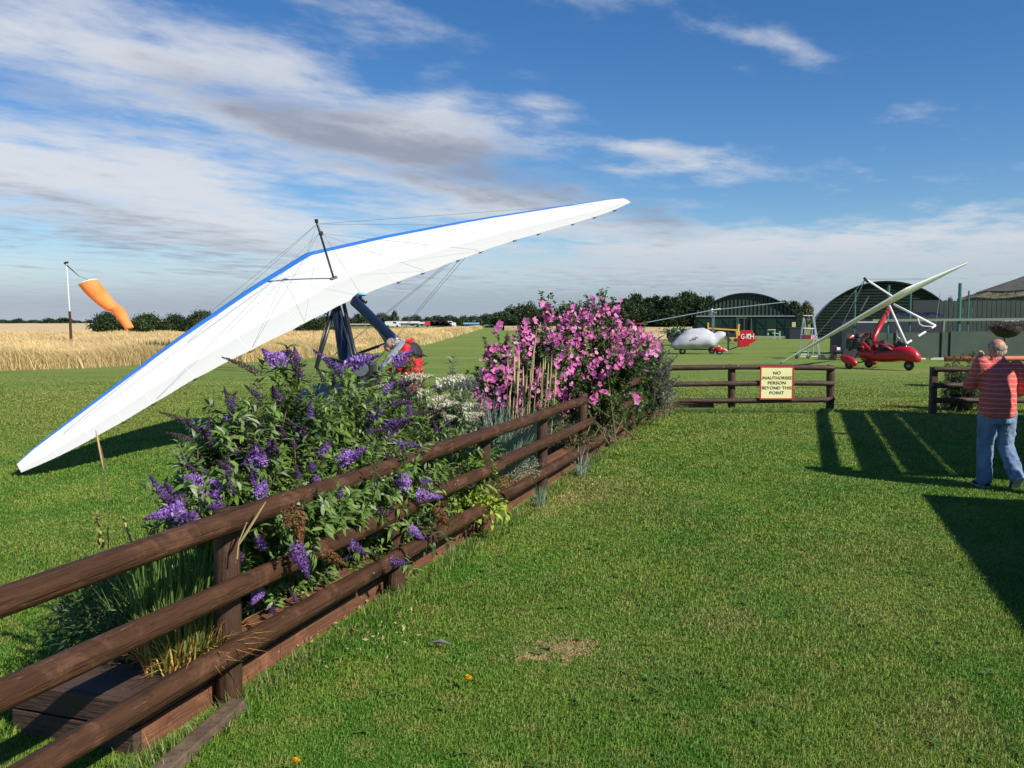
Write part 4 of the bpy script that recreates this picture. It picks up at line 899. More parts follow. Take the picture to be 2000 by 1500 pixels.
# ---------------- covered gyrocopter
gy = empty('gyrocopter', g(1370, 691), 'gyrocopter wrapped in a pale grey cover with red tail and long thin rotor', 'gyrocopter'); YY = 49.5
def G(u, v, dy=0.0): return at(u, v, YY+dy)
M['cover'] = mat('grey_cover', (.50, .50, .52), .7, col2=(.40, .40, .43), nscale=2.2, bump=.9, bscale=2.5)
b = MB(); rings = []
for (u, vt, vb, w) in ((1308.5, 674, 678, .15), (1313, 668, 680, .5), (1322, 661, 681.5, .8), (1332, 652, 682, 1.0), (1342, 642.5, 682, 1.05), (1352, 641.5, 681.5, 1.1), (1364, 641, 681, 1.1), (1374, 639, 681, 1.1), (1382, 643.5, 680.5, 1.05), (1389, 647.5, 679.5, .95), (1394, 652, 677, .75), (1399, 649, 674, .6), (1405, 646.5, 667, .5), (1412, 647.5, 663, .4), (1417.5, 650, 656, .25)):
    t_, bt = G(u, vt), G(u, vb); zc, h = (t_.z+bt.z)/2, (t_.z-bt.z)/2
    rings.append([Vector((t_.x, YY+math.cos(th)*w/2*(1.0 if math.sin(th) < .1 else .8), zc+math.copysign(abs(math.sin(th))**.75, math.sin(th))*h)) for th in [2*PI*j/22 for j in range(22)]])
b.loft(rings); cv = b.build('cover', M['cover'], gy, smooth=True)
sb = cv.modifiers.new('sub', 'SUBSURF'); sb.levels = sb.render_levels = 1
tx = bpy.data.textures.new('folds', 'CLOUDS'); tx.noise_scale = .35; dm = cv.modifiers.new('folds', 'DISPLACE'); dm.texture = tx; dm.strength = .09; dm.mid_level = .5
pn = MB(); pn.tube([G(1341, 670, -.58), G(1356, 671, -.6), G(1372, 671, -.6)], .009, 5); pn.build('cover_seam', mat('cover_seam', (.42, .42, .44), .7), gy)
b = MB(); 
for (u, v, w) in ((1352, 661.5, 2.2), (1355, 661, 2.2), (1358.5, 660, 3), (1361.8, 659.5, 2.6)): b.box(G(u, v, -.60), (w/FPX*YY*.8, .012, .075))
b.build('printed_mark', mat('mark_grey', (.09, .09, .10), .7), gy)
b = MB(); b.tube([G(1391.5, 650), G(1392.5, 612)], .055, 8); b.tube([G(1395.5, 648, .05), G(1395.5, 612, .05)], .02, 6); b.build('mast', M['gtube'], gy)
b = MB(); b.box(G(1391, 615), (.26, .2, .28)); b.tube([G(1390, 618), G(1393, 604)], .07, 8); b.box(G(1396, 611, -.05), (.16, .2, .12)); b.build('rotor_head', M['gtube'], gy, bevel=.02)
b = MB(); b.bar(G(1384, 607.5), G(1407, 603), .10, .06); b.tube([G(1390, 603), G(1391, 609)], .07, 8); b.build('rotor_hub', M['white'], gy)
for (q, lbl) in (((1250, 632), 1), ((1532, 590), 1)):
    b = MB(); b.bar(G(1392, 605.5), Vector(at(q[0], q[1], YY)), .2, .035); b.build('rotor_blade', M['alu'], gy)
b = MB(); b.box(G(1249.5, 632), (.35, .22, .06)); b.build('rotor_tip_cap', M['red'], gy)
def wh(u, v, r, dy, name='wheel'):
    c = G(u, v, dy); b = MB(); b.wheel(c, r, r*.36, (0, 1, 0)); w = b.build(name, M['black'], gy, smooth=True); b = MB(); b.disc(c, r*.42, (0, 1, 0), r*.6); b.build('rim', M['alu'], w)
wh(1333, 686, .19, 0); wh(1390.5, 684.5, .20, .55); wh(1405, 686.5, .20, -.6)
b = MB(); b.ball(G(1405, 682.5, -.6), (.26, .13, .17), 12, 8); b.ball(G(1412, 684, -.6), (.15, .09, .10), 10, 6); b.build('wheel_spat', M['red'], gy, smooth=True)
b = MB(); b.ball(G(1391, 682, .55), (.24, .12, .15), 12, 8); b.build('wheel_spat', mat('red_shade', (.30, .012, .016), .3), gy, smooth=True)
b = MB(); b.bar(G(1402, 675, -.1), G(1421, 685, -.1), .09, .06); b.build('keel_brace', M['white'], gy); b = MB(); b.bar(G(1421, 684.5), G(1443, 676), .07, .05); b.tube([G(1316, 682), G(1395, 682.5)], .04, 6); b.build('keel_tube', M['dtube'], gy)
b = MB(); b.box(G(1422.5, 666), (.10, .035, 1.05)); b.build('propeller_blade', M['black'], gy); b = MB(); b.ball(G(1421, 652), (.09, .12, .1), 8, 6); b.tube([G(1412, 658), G(1420, 654)], .09, 6); b.build('engine', M['dtube'], gy)
def prism(pts, y0, t_, name, m, parent):
    b = MB(); b.loft([[Vector((p.x, y0, p.z)) for p in pts], [Vector((p.x, y0+t_, p.z)) for p in pts]]); return b.build(name, m, parent, bevel=.01)
prism([G(*q) for q in ((1447, 645), (1469, 645), (1472, 652), (1477, 665), (1463, 672), (1463, 676), (1441, 677), (1440.5, 655), (1446, 656))], YY-.05, .08, 'tail_fin', M['red'], gy)
prism([G(*q) for q in ((1440.5, 655), (1453, 656.5), (1453, 677), (1441, 678))], YY-.35, .05, 'tail_fin', M['red'], gy)
for ch, u, v, s_ in (('G-K', 1452.2, 657.5, .40), ('IM', 1461.0, 655.3, .28), ('H', 1468.3, 657.5, .46)):
    text_mesh('registration', ch, s_, Vector(G(u, v))*1.0+Vector((0, -.07 if ch != 'G-K' else -.36-.04, 0)), RX, M['white'], gy, .72 if ch == 'G-K' else .8, ext=.004)

# ---------------- yard clutter near the hangars
yel = mat('yellow_paint', (.62, .36, .05), .5); M['yel'] = yel
r = empty('yellow_tug', g(1425, 663), 'yellow tow trolley with tall yellow posts standing before the smaller hangar', 'trolley'); Yq = 75
A = lambda u, v, d=0: at(u, v, Yq+d)
b = MB(); b.bar(A(1383, 641), A(1443, 645), .10, .12); b.build('long_bar', yel, r)
b = MB(); b.bar(A(1383, 630), A(1384, 664), .12, .12); b.bar(A(1443, 633), A(1441, 664), .16, .14); b.build('post', yel, r)
b = MB(); b.box(A(1430, 661), (1.0, .9, .16)); b.box(A(1440, 655), (.35, .5, .7)); b.build('base', yel, r, bevel=.02)
b = MB(); b.box(A(1429, 655, -.1), (.7, .5, .3)); b.build('motor', M['dtube'], r, bevel=.02)
for u in (1424, 1437):
    b = MB(); b.disc(A(u, 664.2, -.5), .16, (0, 1, 0), .12); b.build('wheel', M['black'], r)
r = empty('garden_trailer', g(1325, 665), 'black trailer heaped with green garden waste behind the covered gyrocopter', 'trailer'); Yq = 68
b = MB(); b.box(A(1324, 655), (1.5, 1.6, .5)); b.build('tray', M['black'], r, bevel=.02)
b = MB(); b.disc(A(1313.5, 661, -.85), .36, (0, 1, 0), .2); b.disc(A(1338, 661, -.85), .34, (0, 1, 0), .2); b.build('wheel', M['black'], r)
Cs = Cards(); c0 = np.array(A(1325, 648)); n = 900; pp = c0+R_.normal(size=(n, 3))*np.array([.55, .5, .16]); Cs.rand(pp, .09, tints(n, (.03, .09, .03), (.08, .17, .05))); n = 60; Cs.rand(c0+R_.normal(size=(n, 3))*np.array([.4, .4, .15])+np.array([0, -.4, 0]), .11, tints(n, (.7, .7, .65), (.8, .8, .7))); Cs.build('garden_waste', M['leaf'], r)
r = empty('sawhorse', g(1513, 664), 'pale green metal work stand in front of the smaller hangar doors', 'work stand'); Yq = 86
pg = mat('pale_green_metal', (.24, .36, .26), .5)
for p, q in (((1500, 643), (1500, 655)), ((1513, 644), (1513, 662)), ((1523, 647), (1523, 663)), ((1508, 650), (1523, 652)), ((1508, 661), (1520, 657))):
    b = MB(); b.bar(A(*p), A(*q), .13, .1); b.build('leg' if p[0] == q[0] else 'crossbar', pg, r)
b = MB(); b.bar(A(1499, 644), A(1514, 644), .5, .1); b.build('top', mat('pale_wood', (.45, .38, .22), .7), r)
# aluminium platform steps
r = empty('platform_ladder', g(1578, 697), 'tall aluminium platform ladder with a dark red panel, beyond the back fence', 'ladder'); Yq = 43.0
for p, q, d in (((1569.5, 620), (1560, 697), 0), ((1587, 617), (1599, 697), 0), ((1571, 623), (1574, 654), .7), ((1586, 640), (1588, 692), .9), ((1566, 642), (1564, 670), .6), ((1590, 618), (1594, 660), .6), ((1579, 672), (1578, 697), -.3), ((1590, 625), (1602, 700), 1.0)):
    b = MB(); b.tube([A(*p, d), A(*q, d)], .032, 6); b.build('leg', M['alu'], r)
b = MB(); b.tube([A(1569, 616.5), A(1587, 616.5)], .02, 6); b.tube([A(1569, 641), A(1590, 642)], .02, 6); b.tube([A(1560, 692), A(1578, 692)], .02, 6); b.tube([A(1562, 688), A(1576, 686.5)], .02, 6); b.tube([A(1562, 696, 1), A(1598, 696, 1)], .02, 6); b.build('rail', M['alu'], r)
b = MB(); b.box(A(1574, 658.5, -.05), (.44, .04, .2)); b.build('warning_panel', mat('dark_red_panel', (.13, .01, .015), .5), r)
b = MB(); b.box(A(1588, 659, -.05), (.22, .04, .22)); b.build('notice', mat('pink_notice', (.62, .34, .36), .6), r)
b = MB(); b.box(A(1580, 654, .4), (.6, .8, .04)); b.build('platform', M['gtube'], r)
for u in (1556, 1578):
    b = MB(); b.wheel(A(u, 697), .09, .04, (0, 1, 0)); b.build('wheel', M['black'], r)
# wheel chocks
cream = mat('cream_foam', (.72, .56, .27), .8)
for (u, lb) in ((1607, 'pale yellow wheel chock nearest the ladder'), (1623, 'pale yellow wheel chock nearest the small trailer')):
    P = g(u, 702); k_s = P.y/FPX; b = MB(); pr_ = [(-9, 0), (9, 0), (9, 1.6), (5, 3), (0, 9.5), (-5, 10.5), (-8, 9)]
    if u > 1610: pr_ = [(-9, 0), (9, 0), (8, 3), (3, 4.2), (3, 10), (-2, 11), (-6, 5)]
    b.loft([[P+Vector((x*k_s*.92, d, z*k_s)) for x, z in pr_] for d in (-.15, .15)]); c = b.build('wheel_chock', cream, bevel=.01); tag(c, lb, 'wheel chock', 'wheel chocks on the grass')
r = empty('small_trailer', g(1650, 697), 'low dark trailer with a white box standing left of the red microlight', 'trailer'); Yq = 42
b = MB(); b.bar(A(1626, 685), A(1668, 688), .6, .09); b.build('chassis', M['black'], r)
b = MB(); b.box(A(1628.5, 687), (.16, .4, .62)); b.build('jockey_post', mat('maroon', (.05, .008, .012), .5), r, bevel=.01)
b = MB(); b.box(A(1633, 681), (.26, .4, .14)); b.build('light_box', M['white'], r, bevel=.01)
b = MB(); b.disc(A(1655, 691, -.3), .27, (0, 1, 0), .15); b.build('wheel', M['black'], r)
r = 0

# ---------------- garden enclosure on the right
gp = mat('grey_green_panel', (.052, .078, .050), .6, col2=(.036, .056, .037), nscale=.9, bump=.15, bscale=2, dirt=((.14, .15, .09), 3, .66))
lw = empty('low_screen_wall', (22, 44, 0), 'low grey-green panel wall behind the red microlight', 'wall'); Yq = 44
for (u0, u1, vt) in ((1650, 1664, 650), (1665, 1700, 648.5), (1700, 1732, 650), (1732, 1750, 651), (1750, 1856, 649.5), (1857, 2000, 647.5), (2000, 2090, 647)):
    z = A(0, vt).z; xa, xb = xg(u0, Yq), xg(u1, Yq); b = MB(); b.box(((xa+xb)/2, Yq+.02*(u0 % 3), z/2), (xb-xa-.02, .06, z)); b.build('panel', gp if u0 > 1695 else mat('dark_panel', (.02, .032, .026), .6), lw)
for u in (1749, 1839, 1856):
    b = MB(); b.box((xg(u, Yq), Yq-.04, .68), (.09, .09, 1.4)); b.build('post', gp, lw)
pr2 = empty('pole_frame', (22, 46, 0), 'teal upright poles with grey horizontal rails behind the low green wall', 'frame'); Yq = 46
teal = mat('teal_paint', (.045, .17, .13), .5)
for (u, v, w) in ((1667.5, 566, .045), (1732, 557, .07), (1775, 568, .05), (1870.5, 553, .09), (1888, 568, .045)):
    b = MB(); b.tube([(xg(u, Yq), Yq, 0), (xg(u, Yq), Yq, A(0, v).z)], w, 8); b.build('pole', teal, pr2)
rw = mat('grey_rail_wood', (.17, .21, .14), .7)
b = MB(); b.bar((xg(1700, Yq), Yq-.15, A(0, 626).z), (xg(2060, Yq), Yq-.15, A(0, 623).z), .08, .13); b.build('rail', rw, pr2)
b = MB(); b.bar((xg(1668, Yq), Yq-.25, A(0, 629).z), (xg(1726, Yq), Yq-.25, A(0, 629).z), .08, .07); b.build('rail', M['trim'], pr2)
b = MB(); b.bar((xg(1835, Yq), Yq-.15, 0), (xg(1838, Yq), Yq-.15, A(0, 626).z), .1, .2); b.build('post', rw, pr2)
b = MB(); b.bar((xg(1950, Yq), Yq-.22, A(0, 626.8).z), (xg(1983, Yq), Yq-.22, A(0, 626.8).z), .02, .04); b.build('rail_strip', M['trim'], pr2)
tf = empty('tall_board_fence', (26, 52, 0), 'tall dark green fence of upright boards below the thatched roof', 'fence'); Yq = 52
bgm = mat('dark_green_boards', (.020, .038, .028), .6, col2=(.014, .028, .02), nscale=1.5)
u = 1780
while u < 2070:
    wpx = 42 if u < 1822 else 8.2; gap = 0 if u < 1822 else 1.1; z = A(0, 586.5+(1 if int(u) % 2 else 0)).z; xa, xb = xg(u, Yq), xg(u+wpx, Yq)
    b = MB(); b.box(((xa+xb)/2, Yq, z/2), (xb-xa, .05, z)); b.build('board', bgm if u > 1822 else M['bluetarp'] if False else mat('dark_screen', (.014, .022, .022), .7), tf); u += wpx+gap
b = MB()
for z in (.5, 2.2): b.bar((xg(1822, Yq), Yq+.06, z), (xg(2070, Yq), Yq+.06, z), .06, .1)
b.build('backing_rail', M['dark'], tf)
# tarpaulin-covered stack behind the low wall
Yq = 50
for (u0, u1, vt, m_, lb) in ((1636, 1730, 625, M['bluetarp'], 'dark blue-black covered stack behind the red microlight'), (1730, 1832, 612, M['bluetarp'], 'taller dark blue covered stack right of the red mast')):
    z = A(0, vt).z; xa, xb = xg(u0, Yq), xg(u1, Yq); b = MB(); n = 9
    b.loft([[Vector((xa+(xb-xa)*i/n, Yq+dy, zz*(1+.05*math.sin(i*2.1+dy))*z)) for (dy, zz) in ((-.6, 0), (-.55, .95), (0, 1.0), (.9, 1.0), (1.2, .9), (1.25, 0))] for i in range(n+1)]); tag(b.build('covered_stack', m_), lb, 'covered stack')
# thatched hut
hc = Vector((35.2, 57.5, 0)); hut = empty('thatched_hut', hc, 'round hut with a weathered thatched roof at the right edge', 'hut')
def cone(r0, z0, r1, z1, n=40, thick=.35, jit=.1):
    b = MB(); rings = []
    for (r_, z_) in ((r0, z0-thick), (r0+.05, z0), (r0*.7+r1*.3, z0*.68+z1*.32), (r0*.35+r1*.65, z0*.33+z1*.67), (r1, z1)):
        rings.append([hc+Vector((math.cos(2*PI*j/n)*(r_+jit*math.sin(j*5.3+r_)), math.sin(2*PI*j/n)*(r_+jit*math.sin(j*3.1)), z_+jit*.6*math.sin(j*7.7+z_))) for j in range(n)])
    b.loft(rings); return b
zE = at(0, 583, 57.5).z; cone(5.15, zE, .3, 5.0, thick=.5, jit=.12).build('thatch_lower', mat('straw_thatch', (.22, .19, .10), .95, col2=(.10, .085, .05), nscale=3, bump=1, bscale=14), hut)
cone(4.1, zE+.45, .25, 5.25, thick=.3, jit=.05).build('thatch_upper', mat('grey_thatch', (.12, .115, .09), .95, col2=(.07, .066, .055), nscale=2.5, bump=1, bscale=14), hut)
b = MB(); b.tube([hc, hc+Vector((0, 0, zE+.3))], 4.2, 24); b.build('wall', mat('hut_wall', (.07, .055, .04), .9), hut)
Cs = Cards(); n = 5000; a0 = R_.random(n)*2*PI; f0 = R_.random(n)**1.6*.75; p = np.stack([hc.x+np.cos(a0)*5.2*(1-f0), hc.y+np.sin(a0)*5.2*(1-f0), zE-.35*R_.random(n)*(f0 < .08)+(5.0-zE)*f0+.04+.62*(f0 > .22)*(1-f0)*.0], 1); Cs.rand(p, .10, tints(n, (.10, .085, .05), (.27, .22, .13), .25), up=.5, asp=.2); Cs.build('ragged_straw', M['straw'], hut)
# hanging basket of dried plants on a thin post
HB = at(1966, 641, 24.0); r = empty('hanging_basket', Vector((HB.x, 24, 0)), 'dark dried-up plant basket on a thin post behind the man', 'plant basket')
b = MB(); b.tube([(HB.x-.05, 24, 0), (HB.x-.05, 24, HB.z-.1)], .02, 6); b.build('post', M['dtube'], r)
b = MB(); b.loft([[HB+Vector((math.cos(j*PI/8)*r_, math.sin(j*PI/8)*r_, z)) for j in range(16)] for r_, z in ((.06, -.27), (.24, -.22), (.36, -.10), (.42, .05))]); b.build('basket', M['soil'], r, smooth=True)
Cs = Cards(); n = 1600; dv = unit(R_.normal(size=(n, 3))*np.array([1, 1, .45])+np.array([.25, 0, .25])); p = np.array(HB)+dv*(.14+.38*R_.random((n, 1)))*np.array([1.15, 1, .5]); Cs.rand(p, .028, tints(n, (.03, .02, .015), (.11, .06, .045)), asp=.3); n = 60; Cs.rand(np.array(HB)+R_.normal(size=(n, 3))*np.array([.3, .2, .1]), .022, tints(n, (.25, .07, .05), (.3, .12, .08))); Cs.build('dried_foliage', M['leaf'], r)
# pipes and planks on the grass
M['terra'] = mat('terracotta_pipe', (.50, .13, .055), .6, col2=(.42, .11, .05), nscale=3)
P = g(1846, 706); b = MB(); b.tube([P+Vector((0, 0, .12)), Vector((xg(2080, P.y), P.y+.4, .14))], .12, 14); pp = b.build('drain_pipe', M['terra'], smooth=True); tag(pp, 'long terracotta orange pipe lying on the grass behind the right fence', 'pipe')
b = MB(); P = g(1816, 703.5); b.bar(P+Vector((0, 0, .05)), P+Vector((1.2, .1, .05)), .12, .07); b.bar(P+Vector((.3, .4, .08)), P+Vector((2.2, .5, .08)), .1, .06); tag(b.build('plank_pair', M['trim']), 'two pale planks beside the end of the terracotta pipe', 'planks')
b = MB(); P = g(1785, 701.5); b.bar(P+Vector((0, 0, .03)), P+Vector((.55, 0, .03)), .1, .06); tag(b.build('plank', M['white']), 'short white plank on the grass right of the red microlight', 'plank')

# ---------------- structures outside the right edge whose shadows fall on the lawn
def shadow_caster(p, h): return Vector((p.x+sd.x/sd.z*h, p.y+sd.y/sd.z*h, h))
Hc = 2.6; c0 = shadow_caster(g(1797, 966), Hc)
club = empty('club_hut', (c0.x, c0.y-3, 0), 'timber club hut beside the lawn, just outside the right edge', 'hut')
A0 = Vector((c0.x, c0.y, 0)); RX2 = Vector((.951, -.310, 0))
FDn = FD
b = MB(); L_ = 9.5; Wd = 5
def slab(o, t0, t1, s0, s1, z0, z1):
    return [o+FDn*t+RX2*s+Vector((0, 0, z)) for z in (z0, z1) for (t, s) in ((t0, s0), (t1, s0), (t1, s1), (t0, s1))]
b.add(slab(A0, -L_, -.25, .25, Wd, 0, Hc-.15), [(0, 1, 2, 3), (4, 5, 6, 7), (0, 1, 5, 4), (1, 2, 6, 5), (2, 3, 7, 6), (3, 0, 4, 7)]); b.build('wall', M['plank'], club)
b = MB(); b.add(slab(A0, -L_-.2, 0, 0, Wd+.3, Hc-.12, Hc), [(0, 1, 2, 3), (4, 5, 6, 7), (0, 1, 5, 4), (1, 2, 6, 5), (2, 3, 7, 6), (3, 0, 4, 7)]); b.build('roof', M['oldwood'], club)
Hp = 3.0; q1 = shadow_caster(g(1623, 918), Hp); q2 = shadow_caster(g(1603, 802), Hp)
per = empty('pergola', (q1.x+1, q1.y, 0), 'timber pergola with broad roof boards, just outside the right edge', 'pergola'); LP = (q2-q1).length
pd = (q2-q1).normalized()
for (s, w) in ((0, .20), (.58, .42), (1.12, .47), (1.68, .49), (2.24, .51), (2.82, .55), (3.45, .61), (4.15, .66), (4.9, .7)):
    b = MB(); b.bar(q1+RX2*s, q1+RX2*s+pd*(LP+.1), w, .05); b.build('roof_board', M['oldwood'], per)
for t_ in (0, .5, 1):
    b = MB(); c = q1+pd*LP*t_-Vector((0, 0, .12)); b.bar(c-RX2*.1, c+RX2*5.5, .5 if t_ == 1 else .18 if t_ == 0 else .16, .12); b.build('cross_beam', M['oldwood'], per)
cp = Vector((6.95, 8.27, 0)); b = MB(); b.bar(cp, cp+Vector((0, 0, Hp-.03)), .17, .17); b.build('post', M['oldwood'], per)
b = MB(); b.bar(cp+Vector((0, 0, Hp-.1)), q1+pd*.3-Vector((0, 0, .1)), .14, .12); b.build('cross_beam', M['oldwood'], per)
for t_ in (0, 1):
    for s in (1.9, 4.6):
        c = q1+pd*LP*t_+RX2*s; b = MB(); b.bar(Vector((c.x, c.y, 0)), c-Vector((0, 0, .2)), .14, .14); b.build('post', M['oldwood'], per)
# ---------------------------------------------------------------- flowering shrubs
def spike_proto(name, seed, n, lo, hi, r, fl_, taper=.9, tiplo=None):
    """panicle along +Z, length 1 (scaled later); many tiny four-lobed florets"""
    rg = np.random.default_rng(seed); Cs = Cards(); z = rg.random(n)**.85; a = rg.random(n)*2*PI
    rr = r*(1-z**1.5*taper)*(.75+.35*rg.random(n))*(1+.25*np.sin(z*38+a*2)); bend = .10*z**2
    c = np.stack([np.cos(a)*rr+bend, np.sin(a)*rr, z], 1); d = np.stack([np.cos(a), np.sin(a), .35*np.ones(n)], 1); d = unit(d+rg.normal(size=(n, 3))*.45)
    t_ = unit(np.cross(d, rg.normal(size=(n, 3)))); b_ = np.cross(d, t_); f = rg.random((n, 1)); col = np.array(lo)*(1-f)+np.array(hi)*f
    if tiplo is not None: q = np.clip((z-.6)/.4, 0, 1)[:, None]; col = col*(1-q)+np.array(tiplo)*q
    col = col*(.8+.4*rg.random((n, 1))); s = fl_*(.7+.6*rg.random((n, 1)))*(1-.45*z[:, None])
    Cs.quads(np.stack([c-t_*s, c-b_*s*.75+d*s*.2, c+t_*s, c+b_*s*.75-d*s*.2], 1), np.clip(col, 0, 1))
    return Cs
SPK = {}
def spike_mesh(kind):
    """returns mesh data for a kind, made on first use"""
    if kind in SPK: return SPK[kind]
    cfg = {'bright': (11, 620, (.30, .13, .48), (.54, .34, .74), .16, .040, (.22, .10, .36)), 'violet': (12, 560, (.15, .065, .26), (.28, .15, .42), .14, .038, (.10, .05, .14)),
           'dark': (13, 460, (.075, .035, .10), (.16, .085, .20), .12, .034, (.08, .05, .05)), 'faded': (14, 380, (.09, .06, .07), (.15, .10, .12), .09, .030, (.08, .06, .05)),
           'brown': (15, 420, (.16, .07, .025), (.28, .14, .06), .17, .040, None), 'cream': (16, 520, (.62, .60, .42), (.80, .78, .62), .14, .040, (.50, .52, .30)), 'plum': (17, 380, (.10, .04, .14), (.22, .10, .30), .13, .045, None)}[kind]
    s_, n, lo, hi, r, f_, tp = cfg; Cs = spike_proto(kind, s_, n, lo, hi, r, f_, tiplo=tp)
    o = np_mesh('flower_spike', np.concatenate(Cs.V), np.concatenate(Cs.F), M['petal'], None, np.concatenate(Cs.T)); me = o.data; bpy.data.objects.remove(o); SPK[kind] = me; return me
def add_spike(root, base, tip, kind, fat=1.0):
    base, tip = Vector(base), Vector(tip); d = tip-base; L = max(d.length, .03); o = bpy.data.objects.new('flower_spike', spike_mesh(kind)); C.objects.link(o); o.parent = root
    q = d.to_track_quat('Z', 'Y'); mt = Matrix.Translation(base-root.location) @ q.to_matrix().to_4x4() @ Matrix.Rotation(R_.random()*6, 4, 'Z') @ Matrix.Diagonal((fat*(.6*L+.085), fat*(.6*L+.085), L, 1)); o.matrix_local = mt
    if kind == 'brown': o['label'] = 'withered brown flower spike'
    return o
def shrub(root, targets, extra, base_r, leafL, leafW, lo, hi, stem_m, per_m=34, arch=.22, stem_r=.006, droop=.3, dens_side=3, pale=None):
    """stems run from the root area to each target; paired leaves along them"""
    st = MB(); Cs = Cards(); rc = np.array(root.location)
    Bs, Ds, Ns = [], [], []
    for (p, full) in [(t, 1) for t in targets]+[(t, 0) for t in extra]:
        p = np.array(p); r0 = rc+np.array([*(R_.normal(size=2)*base_r), 0]); L = np.linalg.norm(p-r0)
        c1 = r0*.55+p*.45+np.array([0, 0, arch*L])+R_.normal(size=3)*.03*L
        ts = np.linspace(0, 1, 9)[:, None]; pts = (1-ts)**2*r0+2*ts*(1-ts)*c1+ts**2*p
        if full or R_.random() < .4: st.tube([Vector(x) for x in pts], [stem_r*(1.5-1.1*k/8) for k in range(9)], 5)
        n = max(6, int(L*per_m)); tt = (.18+.82*np.sort(R_.random(n)))[:, None]; pos = (1-tt)**2*r0+2*tt*(1-tt)*c1+tt**2*p; dr = unit(2*(1-tt)*(c1-r0)+2*tt*(p-c1))
        side = unit(np.cross(dr, R_.normal(size=(n, 3)))); Bs += [pos, pos]; dd = R_.normal(size=(n, 3))*.2
        Ds += [side+dr*.55+dd, -side+dr*.55-dd]; Ns += [dr*.6+np.array([0, 0, .8])+dd]*2
        for q in range(dens_side):        # side shoots
            t_ = .35+.6*R_.random(); b0 = (1-t_)**2*r0+2*t_*(1-t_)*c1+t_**2*p; d0 = unit(R_.normal(size=3)+unit(p-r0)*1.2+np.array([0, 0, .3])); l0 = .12+.16*R_.random(); m_ = 9
            ss_ = np.linspace(.15, 1, m_)[:, None]; ps = b0+d0*l0*ss_; sd3 = unit(np.cross(np.broadcast_to(d0, (m_, 3)), R_.normal(size=(m_, 3)))); Bs += [ps, ps]; Ds += [sd3+d0*.7, -sd3+d0*.7]; Ns += [np.array([0, 0, 1.0])+R_.normal(size=(m_, 3))*.35]*2
            st.tube([Vector(b0), Vector(b0+d0*l0)], stem_r*.5, 4)
    B_, D_, N_ = np.concatenate(Bs), np.concatenate(Ds), np.concatenate(Ns); n = len(B_)
    tt = tints(n, lo, hi, .2)
    if pale is not None: k = R_.random(n) < .14; tt[k] = tints(k.sum(), *pale)
    sz = (.55+.6*R_.random(n)); Cs.leaves(B_, D_, N_, leafL*sz, leafW*sz, tt, droop=droop)
    Cs.build('foliage', M['leaf'], root); st.build('branches', stem_m, root)
def yf(u):
    m = (u-1000)/FPX; t = (m*4.1+1.366)/(.31-.951*m); return 4.1+.951*t
def vrail(u):   # pixel height of the top rail above a given column
    Y = yf(u); return 628+(CH-.93)/Y*FPX
def zc(x, y): return 280+x/2.5, 620+y/2.5
SP = [(560,270,400,180,'faded'),(640,225,580,145,'bright'),(690,200,600,190,'bright'),(770,300,740,210,'dark'),(740,225,712,135,'dark'),(760,215,725,150,'violet'),(590,400,490,345,'dark'),(660,400,620,330,'dark'),(990,240,1150,178,'bright'),(1010,250,1080,195,'bright'),(950,270,1040,220,'dark'),(1215,215,1330,170,'bright'),(1330,180,1385,180,'faded'),(1230,240,1300,205,'violet'),(1165,370,1215,310,'bright'),
 (240,520,95,450,'faded'),(230,600,110,555,'faded'),(440,520,380,485,'bright'),(500,545,430,500,'violet'),(480,490,510,448,'violet'),(520,600,370,530,'dark'),(500,620,400,560,'dark'),(590,550,535,490,'dark'),(545,720,545,632,'bright'),(520,700,540,640,'violet'),(580,720,580,660,'bright'),(615,665,610,600,'violet'),(640,660,630,615,'dark'),(745,640,715,590,'dark'),
 (860,680,925,600,'violet'),(960,705,1080,650,'bright'),(970,680,1060,660,'bright'),(1100,500,1195,430,'violet'),(1010,420,1010,350,'dark'),(1190,530,1300,500,'violet'),(1200,420,1330,410,'dark'),(1310,375,1250,335,'dark'),(1400,470,1510,425,'faded'),(1090,560,1190,540,'dark'),(1300,470,1420,450,'faded'),(1240,330,1330,320,'dark'),
 (310,770,180,705,'dark'),(285,805,165,785,'bright'),(250,790,200,770,'bright'),(330,840,285,800,'bright'),(200,890,70,870,'dark'),(345,895,275,885,'violet'),(200,930,20,985,'bright'),(190,900,60,950,'bright'),(250,970,130,1020,'violet'),(380,930,325,925,'violet'),(540,800,525,755,'violet'),(575,865,585,800,'bright'),(560,850,560,810,'bright'),
 (760,785,745,720,'dark'),(830,745,810,705,'violet'),(840,805,850,765,'bright'),(955,895,950,835,'violet'),(1240,625,1360,615,'violet'),(1280,820,1250,745,'bright'),(1250,800,1300,770,'bright'),(1350,800,1410,795,'violet'),(1330,865,1460,885,'bright'),
 (1150,940,1225,955,'dark'),(1300,1030,1375,1075,'bright'),(1005,1100,1095,1145,'violet'),(1205,1190,1295,1212,'violet'),(740,1130,825,1250,'violet'),(560,1335,545,1390,'bright'),(420,740,350,700,'dark'),(300,690,220,640,'faded'),(470,660,400,640,'dark'),(880,310,860,240,'faded'),(900,460,960,420,'dark'),(820,520,880,470,'faded'),
 (705,935,700,1035,'brown'),(745,960,790,1090,'brown'),(595,1020,585,1085,'brown'),(885,1150,975,1200,'brown'),(1430,950,1505,1005,'brown'),(1440,930,1480,900,'brown'),(630,1440,640,1410,'dark')]
def depth_for(u, v):
    Y = yf(min(max(u, 330), 985)); k = (vrail(u)-v)/300
    return Y+.18+(.95*min(1, max(0, k)) if k > 0 else (-.42 if u > 545 and k < -.08 else .16*max(-1, k)))
BA = empty('butterfly_bush', (-1.55, 5.15, .22), 'left purple butterfly bush leaning over the near part of the fence, with bright violet spikes', 'shrub')
